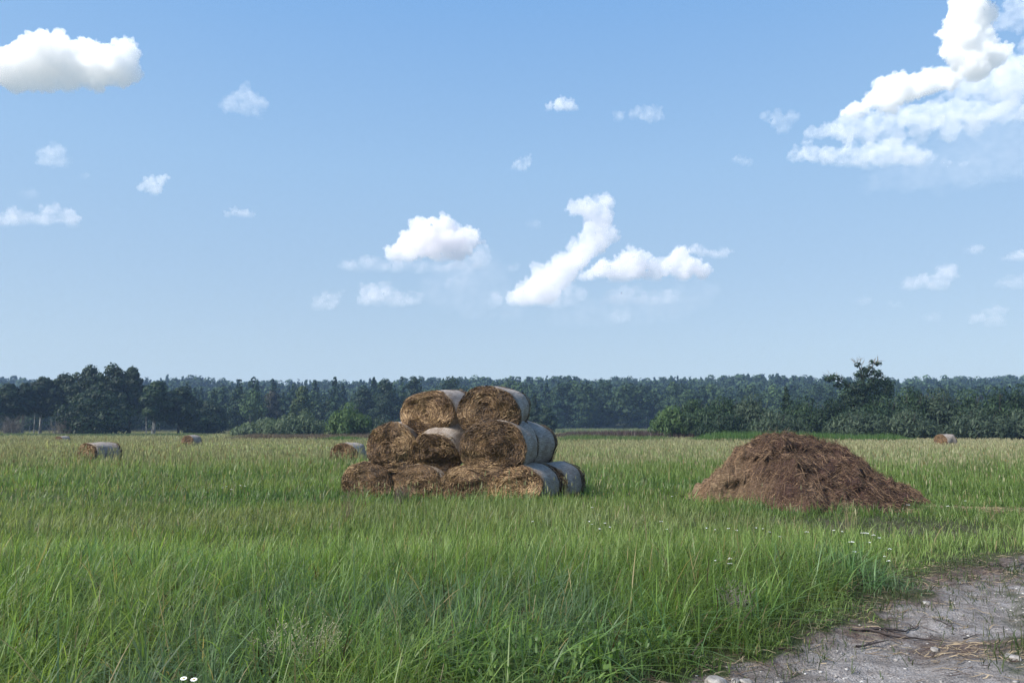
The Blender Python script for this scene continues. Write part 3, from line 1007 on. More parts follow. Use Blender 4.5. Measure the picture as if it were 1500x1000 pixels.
hs = bag.build("straw_stalks", M_STRAW, heap_root)
hs["kind"] = "stuff"
OVAL.append((float(HPX[4:18].mean()), HY + .1, 1.9, 1.5))
OVAL.append((at(1143, 700, HY).x * .92, 15.7, .5, .5))
OVAL.append((at(1272, 700, HY).x * .92, 15.7, .7, .4))
OVAL.append((float(HPX[:5].mean()) + .3, HY, .7, .5))
OVAL.append((float(HPX[16:20].mean()), HY - .2, .75, .8))
# ------------------------------------------------------------------ trees and bushes
m = NT("tree_bark")
P = m.n("ShaderNodeTexCoord").outputs["Object"]
n1 = m.noise(P, 3, 5, .6)
c = m.ramp(n1, [(.35, (.030, .024, .018)), (.65, (.085, .07, .055))])
b = m.n("ShaderNodeBsdfPrincipled", i_Roughness=.9); m.l(c, b.inputs["Base Color"]); m.l(b.outputs[0], m.out.inputs[0])
M_BARK = m.m
m = NT("birch_bark")
P = m.n("ShaderNodeTexCoord").outputs["Object"]
n1 = m.noise(P, 1.6, 5, .7)
c = m.ramp(n1, [(.40, (.06, .055, .05)), (.55, (.24, .235, .22)), (.75, (.42, .41, .39))])
b = m.n("ShaderNodeBsdfPrincipled", i_Roughness=.8); m.l(c, b.inputs["Base Color"]); m.l(b.outputs[0], m.out.inputs[0])
M_BIRCH = m.m
m = NT("dead_twigs")
b = m.n("ShaderNodeBsdfPrincipled", i_Roughness=.9)
P = m.n("ShaderNodeTexCoord").outputs["Object"]
m.l(m.ramp(m.noise(P, 2, 3), [(.35, (.12, .10, .08)), (.65, (.24, .21, .17))]), b.inputs["Base Color"]); m.l(b.outputs[0], m.out.inputs[0])
M_TWIG = m.m


def tube(bag, pts, radii, seg=6):
    pts = [Vector(p) for p in pts]
    V = []
    for i, p in enumerate(pts):
        d = (pts[min(i + 1, len(pts) - 1)] - pts[max(i - 1, 0)]).normalized()
        a = d.cross(Vector((0.31, .95, .05))).normalized(); b_ = d.cross(a)
        for k in range(seg):
            t = 2 * math.pi * k / seg
            V.append(p + (a * math.cos(t) + b_ * math.sin(t)) * radii[i])
    q = []
    for i in range(len(pts) - 1):
        for k in range(seg):
            q.append((i * seg + k, i * seg + (k + 1) % seg, (i + 1) * seg + (k + 1) % seg, (i + 1) * seg + k))
    bag.add(np.array([v[:] for v in V]), np.array(q), [], np.ones((len(V), 3)) * .1)


def leaves(clumps, n, size, C0, C1, rng, elong=1.4, up=.25, shell=.62, hang=0.0, jit=.35):
    """leaf sprays through the outer part of ellipsoid clumps (centre, radii)"""
    cl = np.array([c for c, r in clumps]); rd = np.array([r if hasattr(r, "__len__") else (r, r, r) for c, r in clumps], float)
    w_ = (rd[:, 0] * rd[:, 2]); w_ = w_ / w_.sum()
    ci = rng.choice(len(cl), n, p=w_)
    v = rng.normal(0, 1, (n, 3)); v /= np.linalg.norm(v, axis=1)[:, None]
    # lumpy outline: each clump has knots and hollows
    kn = np.array([mnoise.noise(Vector((a[0] * 2.3 + i * 3.1, a[1] * 2.3, a[2] * 2.3))) for a, i in zip(v, ci)])
    rad = (shell + (1 - shell) * rng.uniform(0, 1, n) ** .6) * (1 + .30 * kn) * np.where(rng.uniform(0, 1, n) < .06, 1.12, 1)
    p = cl[ci] + v * rd[ci] * rad[:, None]
    nr = v + rng.normal(0, jit, (n, 3)); nr[:, 2] += up
    nr /= np.linalg.norm(nr, axis=1)[:, None]
    t1 = np.cross(nr, rng.normal(0, 1, (n, 3))); t1 /= np.linalg.norm(t1, axis=1)[:, None]
    t1[:, 2] -= hang
    t2 = np.cross(nr, t1)
    s = size * rng.uniform(.6, 1.4, n)
    a = (s * elong * .5)[:, None] * t1; b_ = (s / elong * .5)[:, None] * t2
    V = np.stack([p - a, p - a * .1 + b_, p + a, p - a * .1 - b_], 1).reshape(-1, 3)
    q = (np.arange(n) * 4)[:, None] + np.array([0, 1, 2, 3])
    cv = rng.uniform(0, 1, len(cl))[ci]
    mixv = np.clip(.35 * cv + .65 * rng.uniform(0, 1, n) ** 1.3, 0, 1)
    C = lerp3(C0, C1, mixv)
    return V, q, np.repeat(C, 4, 0)


def plant(name, label, cat, group, loc, clumps, n, size, C0, C1, seed, trunks=(), bark=None, **kw):
    rng = np.random.default_rng(seed)
    root = empty(name, loc)
    tag(root, label, cat, group)
    bag = Bag()
    V, q, C = leaves(clumps, n, size, C0, C1, rng, **kw)
    bag.add(V, q, [], C)
    bag.build("crown", M_LEAF, root)
    if trunks:
        b2 = Bag()
        for pts, rad in trunks: tube(b2, pts, rad)
        b2.build("trunk", bark or M_BARK, root)
    return root


def broad_clumps(h, w, base, rng, k=12, top=1.0):
    """clump list of a rounded, layered crown of height h and width w, starting at height base"""
    out = []
    for i in range(k):
        t = (i + .5) / k
        z = base + (h - base) * (t * .92)
        prof = (math.sin(math.pi * min(1, (t * .82 + .14))) ** .7)
        a = i * 2.4 + rng.uniform(-.4, .4)
        rr = w * .5 * prof
        r = w * rng.uniform(.18, .27) * (1.0 - .35 * t)
        o = max(0, rr - r * .8)
        out.append(((math.cos(a) * o, math.sin(a) * o, z), (r * 1.1, r * 1.1, r * .72)))
    out.append(((0, 0, base + (h - base) * .45), (w * .30, w * .30, (h - base) * .40)))
    out.append(((rng.uniform(-.06, .06) * w, 0, h - w * .12 * top), (w * .16, w * .16, w * .16)))
    return out


def limbs(h, base, w, rng, r0, lean=0.0, k=5):
    T = [([(0, 0, -.3), (lean * .3, 0, h * .3), (lean * .7, .1, h * .62), (lean, 0, h * .9)], [r0, r0 * .8, r0 * .5, r0 * .12])]
    for i in range(k):
        a = i * 2.4 + rng.uniform(-.3, .3); t = .3 + .5 * i / k
        z = h * t
        T.append(([(lean * t, 0, z), (lean * t + math.cos(a) * w * .18, math.sin(a) * w * .18, z + h * .08), (lean * t + math.cos(a) * w * .36, math.sin(a) * w * .36, z + h * .17)], [r0 * .4, r0 * .25, r0 * .06]))
    return T


DKG, MDG, WIL, LTG = ((.010, .021, .011), (.027, .052, .022)), ((.010, .024, .012), (.054, .092, .038)), ((.013, .028, .017), (.082, .112, .064)), ((.034, .070, .022), (.095, .150, .045))
pr = random.Random(4)
TG = "trees of the dark grove at the left edge of the field"
GROVE = [
 # label, column, top row, width px, distance, bare trunk share, colours, birch trunk
 ("dark alder at the picture's left edge, front of the grove", 8, 563, 46, 150, .36, DKG, 0),
 ("slim birch with a forked white trunk near the left edge", 33, 562, 36, 152, .42, DKG, 2),
 ("grove tree with a dome top, third from the left edge", 60, 553, 46, 158, .40, DKG, 1),
 ("broad grove tree between the dome topped one and the tallest pair", 92, 548, 50, 160, .38, DKG, 1),
 ("very tall grove tree with a knobbly peak, left one of the tallest pair", 126, 537, 56, 158, .34, DKG, 0),
 ("tallest grove tree, the right one of the tallest pair", 163, 535, 58, 155, .30, DKG, 0),
 ("tall grove tree with twiggy top, on the grove's right shoulder", 190, 538, 40, 162, .35, DKG, 0),
 ("low spreading tree in front of the tallest pair, crown down to the grass", 140, 575, 92, 142, .10, DKG, 0),
 ("mid height grove tree with one white birch stem, right of the tallest pair", 226, 559, 46, 156, .34, MDG, 1),
 ("rounded tree at the right end of the grove", 262, 568, 54, 160, .28, DKG, 0),
 ("bushy low tree standing alone right of the grove", 304, 588, 56, 175, .08, DKG, 0),
 ("low dark tree tucked between the grove and the bushy low tree", 283, 600, 36, 168, .08, MDG, 0),
]
for i, (lab, px, ty, wpx, Y, bare, (C0, C1), birch) in enumerate(GROVE):
    p = at(px, 624, Y)
    z0 = float(zg(p.x, Y))
    h = at(px, ty, Y).z - z0
    wd = wpx / F * Y * 1.12
    rng_ = random.Random(70 + i)
    T = limbs(h, bare * h, wd, rng_, .16 + .012 * h, rng_.uniform(-.6, .6))
    if birch:
        for b_ in range(birch + 1):
            bx = (b_ - birch / 2) * 1.0 + rng_.uniform(-.3, .3)
            T.append(([(bx, -wd * .22, -.2), (bx * 1.3 + .1, -wd * .22, h * .2), (bx * 1.5, -wd * .2, h * .45)], [.11, .09, .05]))
    plant("grove_tree", lab, "tree", TG, (p.x, Y, z0), broad_clumps(h, wd, bare * h, rng_, 15), 5600, .46, C0, C1, 300 + i, T, M_BIRCH if birch else M_BARK, elong=1.3)
# bare brown scrub under the grove
for i, (px, ty, wpx, lab) in enumerate([(98, 598, 48, "leafless brown scrub between the trunks in the middle of the grove"), (18, 603, 36, "leafless brown scrub under the grove's left end")]):
    Y = 141
    p = at(px, 624, Y); z0 = float(zg(p.x, Y)); h = at(px, ty, Y).z - z0; wd = wpx / F * Y
    root = empty("bare_shrub", (p.x, Y, z0)); tag(root, lab, "shrub", "bare shrubs under the grove")
    bag = Bag(); rr = random.Random(i)
    for k in range(150):
        x0 = rr.gauss(0, wd * .2); a = rr.uniform(-.5, .5); hh = h * rr.uniform(.5, 1) * (1 - min(.6, abs(x0) / wd))
        tube(bag, [(x0, rr.gauss(0, .8), -.1), (x0 + a * hh * .4, rr.gauss(0, .8), hh * .6), (x0 + a * hh, rr.gauss(0, .9), hh)], [.05, .035, .012], 3)
    bag.build("branches", M_TWIG, root)

# trees at the foot of the forest
EG = "trees at the foot of the forest"
EDGE = [
 ("dark round tree left of the long willow clump", 362, 578, 50, 215, .1, DKG, 0),
 ("dull purple green tree above the left part of the willow clump", 398, 574, 40, 222, .15, ((.034, .036, .026), (.055, .056, .036)), 0),
 ("tall yellowish green layered tree above the willow clump", 442, 566, 34, 205, .12, ((.040, .062, .022), (.075, .105, .034)), 0),
 ("dark tree at the forest foot between the willow clump and the round bush", 480, 585, 40, 230, .1, DKG, 0),
 ("tall dark tree behind the round bush left of the stack", 532, 566, 44, 225, .1, DKG, 0),
 ("very dark pointed tree just left behind the stack's top", 566, 556, 44, 220, .1, DKG, 0),
 ("dark pine like tree right behind the left top bale", 604, 552, 40, 225, .1, DKG, 0),
 ("dark wide tree showing between and above the top bales", 660, 552, 60, 228, .1, DKG, 0),
 ("dark narrow spruce close right of the top bale", 783, 577, 24, 190, .05, DKG, 3),
 ("low dark tree beside the narrow spruce", 802, 596, 26, 188, .05, DKG, 0),
]
for i, (lab, px, ty, wpx, Y, bare, (C0, C1), kind) in enumerate(EDGE):
    p = at(px, 624, Y); z0 = float(zg(p.x, Y)); h = at(px, ty, Y).z - z0; wd = wpx / F * Y * 1.1
    rng_ = random.Random(170 + i)
    if kind == 3:
        cl = [((math.cos(k * 2.4) * wd * .22 * (1 - k / 15), math.sin(k * 2.4) * wd * .2 * (1 - k / 15), h * (.1 + .86 * k / 14)), (wd * .42 * (1 - k / 15.5), wd * .42 * (1 - k / 15.5), h * .07)) for k in range(15)]
    else:
        cl = broad_clumps(h, wd, bare * h, rng_, 14)
    plant("forest_edge_tree", lab, "tree", EG, (p.x, Y, z0), cl, 3000, .62, C0, C1, 500 + i, limbs(h, bare * h, wd, rng_, .25, 0, 3), M_BARK, elong=1.25)


# willow bushes
def bush(name, lab, group, px, ty, wpx, Y, cols, seed, n=2600, size=.30, base=None, sprays=True):
    p = at(px, 624, Y); z0 = float(zg(p.x, Y)); h = at(px, ty, Y).z - z0; wd = wpx / F * Y * 1.38
    rr = random.Random(seed)
    cl = []
    for k in range(46):
        a = k * 2.4 + rr.uniform(-.5, .5)
        t = rr.uniform(0, 1)
        r = wd * rr.uniform(.08, .16)
        o = wd * .5 * math.sqrt(rr.uniform(.05, 1)) - r * .6
        zt = h * (1 - .55 * (max(0, o) / (wd * .5)) ** 2) - r
        cl.append(((math.cos(a) * o, math.sin(a) * o * .8, max(r * .6, zt * rr.uniform(.35, 1.0))), (r, r, r * .95)))
    cl.append(((0, 0, h - wd * .15), (wd * .2, wd * .2, wd * .15)))
    cl.append(((0, 0, h * .4), (wd * .40, wd * .34, h * .40)))
    T = []
    for k in range(7):
        a = rr.uniform(0, 6.28); o = wd * .3 * rr.uniform(.3, 1)
        T.append(([(math.cos(a) * .25, math.sin(a) * .25, -.1), (math.cos(a) * o * .5, math.sin(a) * o * .5, h * .4), (math.cos(a) * o, math.sin(a) * o, h * .85)], [.07, .05, .015]))
    root = plant(name, lab, "bush", group, (p.x, Y, z0), cl, int(n * 1.9), size * .8, cols[0], cols[1], seed, T, M_BARK, elong=1.9, up=.55, shell=.72, hang=-.5)
    return root


WG = "willow bushes of the left clump before the forest"
for i, a in enumerate([
  ("low greyish willow at the left end of the long clump", 366, 618, 40, 128),
  ("grey green willow, second from the left in the long clump", 392, 610, 48, 130),
  ("light tipped willow in the middle of the long clump", 420, 606, 52, 127),
  ("darker and tallest willow at the right end of the long clump", 448, 603, 52, 129)]):
    bush("willow_bush", a[0], WG, *a[1:], ((.030, .055, .030), (.125, .165, .085)), 700 + i, 2400, .34)
bush("round_bush", "round bright green bush left of the stack, standing taller than its neighbour", "bushes left of the stack", 511, 588, 50, 120, LTG, 720, 3000, .34)
bush("round_bush", "low grey green bush between the tall round bush and the stack", "bushes left of the stack", 548, 609, 56, 122, WIL, 721, 2400, .34)

RG = "bushes of the long thicket at right"
TH_ = [
 ("light green bush at the left tip of the long thicket", 985, 593, 46, 112, LTG),
 ("rounded bush, second from the thicket's left tip", 1016, 582, 56, 112, MDG),
 ("wide bush with a flat top, third from the thicket's left tip", 1058, 578, 64, 108, MDG),
 ("grey green bush left of the small pointed tree", 1104, 575, 56, 106, WIL),
 ("bush right of the small pointed tree in the thicket", 1180, 580, 58, 104, MDG),
 ("dark bush left under the dead topped tree", 1222, 582, 50, 101, DKG),
 ("broad bush right under the dead topped tree", 1292, 576, 62, 99, MDG),
 ("high rounded bush, first one right of the dead topped tree", 1334, 565, 62, 100, MDG),
 ("high bush in the middle of the thicket's right half", 1376, 566, 60, 99, WIL),
 ("bush behind the distant bale, top light green", 1418, 569, 58, 98, MDG),
 ("large bush near the right edge of the picture", 1462, 565, 60, 97, MDG),
 ("last bush of the thicket, cut by the picture's right side", 1503, 560, 60, 97, DKG),
 ("low willow in front of the thicket's left half", 1135, 596, 70, 98, WIL),
 ("low grey willow in front, below the dead topped tree", 1255, 598, 74, 94, WIL),
 ("low willow in front, left of the distant bale", 1330, 596, 66, 93, WIL),
 ("low pale willow right behind the distant bale", 1432, 594, 76, 91, WIL),
 ("low willow in front at the right edge of the picture", 1490, 598, 60, 91, WIL),
 ("dark low bush in front near the thicket's left tip", 1062, 602, 62, 103, DKG),
]
for i, (lab, px, ty, wpx, Y, cc) in enumerate(TH_):
    bush("thicket_bush", lab, RG, px, ty, wpx, Y, cc, 740 + i, 3000, .30)
# small pointed tree in the thicket
p = at(1154, 624, 108); z0 = float(zg(p.x, 108)); h = at(1154, 568, 108).z - z0
plant("pointed_tree", "small pointed tree rising out of the left half of the thicket", "tree", None, (p.x, 108, z0),
      [((math.cos(k * 2.4) * .4 * (1 - k / 14), 0, h * (.2 + .77 * k / 12)), (1.5 * (1 - k / 14), 1.3 * (1 - k / 14), .55)) for k in range(13)], 1800, .30, *DKG, 801, [([(0, 0, 0), (0, 0, h * .95)], [.12, .02])], elong=1.4)
# the tall leaning tree with a dead top
Y = 103.0
p = at(1262, 624, Y); z0 = float(zg(p.x, Y)); k_ = Y / F
def lp(px, py, dy=0.0):
    q = at(px, py, Y); return (q.x - p.x, dy, q.z - z0)
cl = [(lp(*c[:2], c[4]), (c[2] * k_, c[2] * k_ * .9, c[3] * k_)) for c in [
  (1224, 553, 12, 6, 0), (1236, 563, 13, 8, .5), (1214, 556, 7, 4, 0), (1252, 570, 17, 11, -.6), (1272, 562, 22, 12, 0), (1290, 558, 18, 10, .4), (1302, 566, 8, 10, 0), (1262, 548, 13, 7, 0), (1272, 541, 12, 6, .3), (1284, 547, 10, 6, 0),
  (1258, 604, 30, 16, 0), (1284, 600, 24, 16, .5), (1236, 598, 20, 14, .3), (1262, 622, 40, 20, 0), (1258, 585, 26, 12, 0), (1280, 578, 24, 10, .4), (1240, 580, 12, 8, 0), (1256, 534, 6, 4, 0), (1286, 532, 6, 4, 0), (1276, 530, 4, 3, 0), (1298, 576, 12, 8, 0)]]
T = [([lp(1262, 645), lp(1264, 600), lp(1266, 570), lp(1262, 548), lp(1257, 532)], [.34, .27, .2, .12, .05]),
     ([lp(1265, 585), lp(1246, 566), lp(1228, 556), lp(1214, 553)], [.16, .12, .08, .03]),
     ([lp(1265, 575), lp(1280, 558), lp(1290, 550)], [.14, .09, .03]),
     ([lp(1264, 556), lp(1275, 540), lp(1284, 530)], [.1, .06, .02])]
dead = plant("dead_topped_tree", "tall uneven tree with bare dead twigs at its top, rising above the thicket", "tree", None, (p.x, Y, z0), cl, 8500, .27, *DKG, 802, T, elong=1.4, shell=.45)
bag = Bag(); rr = random.Random(8)
for ti_, (sx_, sy_, ex, ey) in enumerate([(1261, 545, 1249, 526), (1258, 536, 1254, 523), (1259, 534, 1262, 524), (1262, 540, 1268, 527), (1275, 540, 1281, 525), (1281, 533, 1286, 523), (1281, 533, 1290, 528), (1270, 545, 1272, 529), (1252, 531, 1247, 525), (1285, 530, 1284, 522), (1215, 554, 1208, 548), (1220, 553, 1216, 546), (1228, 552, 1226, 547)]):
    if ti_ == 10:
        bag.build("dead_twigs", M_TWIG, dead); bag = Bag()
    a_, b_ = Vector(lp(sx_, sy_)), Vector(lp(ex, ey, rr.uniform(-.5, .5)))
    mid = (a_ + b_) / 2 + Vector((rr.uniform(-.15, .15), rr.uniform(-.2, .2), .05))
    tube(bag, [a_, mid, b_], [.06, .04, .012], 4)
    for q in range(3):
        s0 = a_.lerp(b_, rr.uniform(.4, .95)); tube(bag, [s0, s0 + Vector((rr.uniform(-.6, .6), rr.uniform(-.4, .4), rr.uniform(.05, .6)))], [.025, .008], 3)
bag.build("dead_twigs", M_TWIG, dead)

# ------------------------------------------------------------------ reeds and tall herbs along the ditch
def reeds(name, lab, px0, px1, Y0, Y1, h, C0, C1, n, seed, W=.05, top=None):
    rng = np.random.default_rng(seed)
    y = rng.uniform(Y0, Y1, n)
    px = rng.uniform(px0, px1, n)
    x = (px - 750) / F * y / cp
    ed = np.minimum(px - px0, px1 - px)
    hh = h * rng.uniform(.55, 1.15, n) * (.35 + .65 * sstep(0, 50, ed)) * (.7 + .6 * fbm(x * .12, y * .1, 3, seed))
    C = lerp3(C0, C1, rng.uniform(0, 1, n)) * rng.uniform(.75, 1.2, n)[:, None]
    bag = Bag()
    bag.add(*blades(x, y, zg(x, y), hh, W * rng.uniform(.6, 1.4, n), C, rng, 2, .1, .2, 0, C if top is None else np.tile(np.array(top), (n, 1))))
    o = bag.build(name, M_GRASS)
    tag(o, lab, "reeds", kind="stuff")


if DO_GRASS:
    reeds("reed_strip", "bright green reeds in front of the long thicket at right", 1000, 1335, 84, 94, 1.15, (.055, .115, .025), (.10, .17, .045), 9000, 1)
    reeds("herb_strip", "dull purple brown herbs between the stack and the thicket", 800, 1130, 108, 135, 1.15, (.055, .036, .036), (.10, .066, .06), 9000, 2, .07)
    reeds("herb_strip", "dull purple brown herbs in front of the long willow clump", 335, 600, 96, 122, .75, (.075, .055, .045), (.15, .115, .085), 9000, 3, .06)
    reeds("reed_strip", "green reeds left and right behind the stack", 460, 560, 86, 92, .7, (.06, .12, .03), (.10, .16, .05), 2500, 4, .05)
    reeds("reed_strip", "yellow green reeds right behind the stack", 790, 1010, 82, 96, .75, (.075, .125, .035), (.12, .165, .06), 5500, 5, .05)
    reeds("reed_strip", "pale green sedge at the foot of the far forest", 780, 1000, 185, 230, 1.2, (.13, .17, .09), (.20, .23, .13), 5000, 6, .14)
    reeds("reed_strip", "grey green sedge at the foot of the dark grove", -40, 330, 128, 139, .6, (.07, .11, .05), (.12, .15, .08), 6000, 7, .08)


# ------------------------------------------------------------------ the far wooded slope
M_WOOD = leaf_mat("forest_leaves", .08, .7, .1)


def forest():
    rng = np.random.default_rng(77)
    K, KN = [], []
    for s in range(9):                                   # leaf clumps of a few model trees, unit height
        r2 = np.random.default_rng(900 + s); rr = random.Random(s)
        if s < 3:                                        # spruce / pine: tiers
            wd = .34 + .05 * s
            cl = [((math.cos(k * 2.4) * wd * .25 * (1 - k / 12), math.sin(k * 2.4) * wd * .25 * (1 - k / 12), .16 + .80 * k / 11), (wd * .55 * (1.05 - k / 12), wd * .55 * (1.05 - k / 12), .06)) for k in range(12)]
        else:
            cl = broad_clumps(1.0, .66 + .05 * (s - 3), .18 if s < 7 else .4, rr, 9)
        V, q, C = leaves(cl, 290, .096, (0, 0, 0), (1, 1, 1), r2, elong=1.2, up=.3, shell=.85, jit=.22)
        K.append((V, q, C[:, 0]))
        V, q, C = leaves(cl, 900, .055, (0, 0, 0), (1, 1, 1), r2, elong=1.2, up=.3, shell=.8, jit=.3)
        KN.append((V, q, C[:, 0]))
    xs, ys = [], []
    step = 10.0
    for yy in np.arange(182, 720, step):
        half = .80 * yy + 30
        xx = np.arange(-half, half, step)
        xs.append(xx + rng.uniform(-.48, .48, len(xx)) * step); ys.append(yy + rng.uniform(-.48, .48, len(xx)) * step)
    x, y = np.concatenate(xs), np.concatenate(ys)
    wob = 22 * (fbm(x / 60, y * 0, 2, 14) - .5)
    left = x / y < -.13
    k = (y + wob > np.where(left, 205 + 40 * sstep(-.30, -.13, x / y), 268)) & (y < 705)
    x, y = x[k], y[k]
    z = zg(x, y)
    n = len(x)
    H = rng.uniform(12.5, 19, n) * (.85 + .35 * fbm(x / 45, y / 45, 2, 15))
    H = np.where(y < 285, H * (.62 + .38 * sstep(190, 285, y)), H)
    kind = np.where(fbm(x / 55, y / 55, 2, 16) + rng.normal(0, .16, n) > .52, rng.integers(0, 3, n), rng.integers(3, 9, n))
    kind = np.where((y > 600) & (rng.uniform(0, 1, n) < .6), rng.integers(0, 3, n), kind)
    bag = Bag()
    for s, (V, q, c) in list(enumerate(K)) + [(9 + i, k_) for i, k_ in enumerate(KN)]:
        w_ = np.where((kind == s % 9) & ((y < 345) == (s >= 9)))[0]
        s = s % 9
        if not len(w_): continue
        a = rng.uniform(0, 6.283, len(w_)); sc = H[w_]; wx = sc * rng.uniform(.8, 1.15, len(w_))
        ca, sa = np.cos(a)[:, None], np.sin(a)[:, None]
        X = (V[None, :, 0] * ca - V[None, :, 1] * sa) * wx[:, None] + x[w_][:, None]
        Yy = (V[None, :, 0] * sa + V[None, :, 1] * ca) * wx[:, None] + y[w_][:, None]
        Z = V[None, :, 2] * sc[:, None] + z[w_][:, None] - .3
        Q = (np.arange(len(w_)) * len(V))[:, None, None] + q[None]
        tint = rng.uniform(0, 1, len(w_))
        base = lerp3((.014, .028, .014), (.046, .076, .032) if s >= 3 else (.022, .044, .022), tint)
        C = base[:, None, :] * (.7 + .7 * c[None, :, None])
        bag.add(np.stack([X, Yy, Z], -1).reshape(-1, 3), Q.reshape(-1, 4), [], C.reshape(-1, 3))
    o = bag.build("forest", M_WOOD)
    tag(o, "far mixed forest covering the low hill along the whole horizon", "forest", kind="stuff")
    # pale trunks along its foot
    b2 = Bag(); rr = random.Random(3)
    w_ = np.where((y < 292))[0]
    for i in w_[::3]:
        tube(b2, [(x[i], y[i] - 2, z[i] - .3), (x[i] + rr.uniform(-.4, .4), y[i] - 2, z[i] + H[i] * .4)], [.10, .06], 4)
    t = b2.build("trunks", M_BIRCH, o)
    t["kind"] = "stuff"


forest()

# ------------------------------------------------------------------ air
if DO_HAZE:
    x0, x1, y0, y1, z0, z1 = -1560, 1560, -320, 1660, -1.6, 62.0
    V = np.array([(x, y, z) for x in (x0, x1) for y in (y0, y1) for z in (z0, z1)], float)
    me = mesh_from("haze", V, [np.array([(0, 1, 3, 2), (4, 6, 7, 5), (0, 4, 5, 1), (2, 3, 7, 6), (0, 2, 6, 4), (1, 5, 7, 3)])])
    m = NT("thin_air")
    v = m.n("ShaderNodeVolumePrincipled")
    v.inputs["Color"].default_value = (.44, .65, 1.0, 1)
    v.inputs["Density"].default_value = HAZE
    v.inputs["Anisotropy"].default_value = 0.1
    m.l(v.outputs[0], m.out.inputs["Volume"])
    hz = link("haze", me, m.m)
    tag(hz, "thin bluish summer haze over the whole field", "haze", kind="stuff")
# ------------------------------------------------------------------ grass of the field
GQ = 1.0


def grass_band(bag, n, d0, d1, power, W, nseg, lean, bend, seed, wgrow=0.0, wind=.0):
    rng = np.random.default_rng(seed)
    n = int(n * GQ)
    x, y = sample(n, d0, d1, rng, power)
    # tussocks: pull blades towards local centres
    sd = track_sd(x, y)
    keep = clear_of(x, y) & ((sd < rng.normal(-.02, .10, n)) | (y > 14)) & (rng.uniform(0, 1, n) > .75 * worn(x, y))
    keep &= rng.uniform(0, 1, n) < .35 + 1.1 * sstep(.35, .6, fbm(x * 2.6, y * 2.6, 2, 83))
    x, y = x[keep], y[keep]
    n = len(x)
    H = field_height(x, y) * rng.lognormal(-.08, .30, n)
    C = field_colour(x, y, rng)
    dead = rng.uniform(0, 1, n) < .06
    C[dead] = np.array((.30, .25, .13)) * rng.uniform(.5, 1.2, (dead.sum(), 1))
    Wd = (W + wgrow * y) * rng.uniform(.6, 1.4, n)
    tip = C * np.array((1.25, 1.12, .9))
    bag.add(*blades(x, y, zg(x, y) - .01, H, Wd, C, rng, nseg, lean, bend, wind, tip))


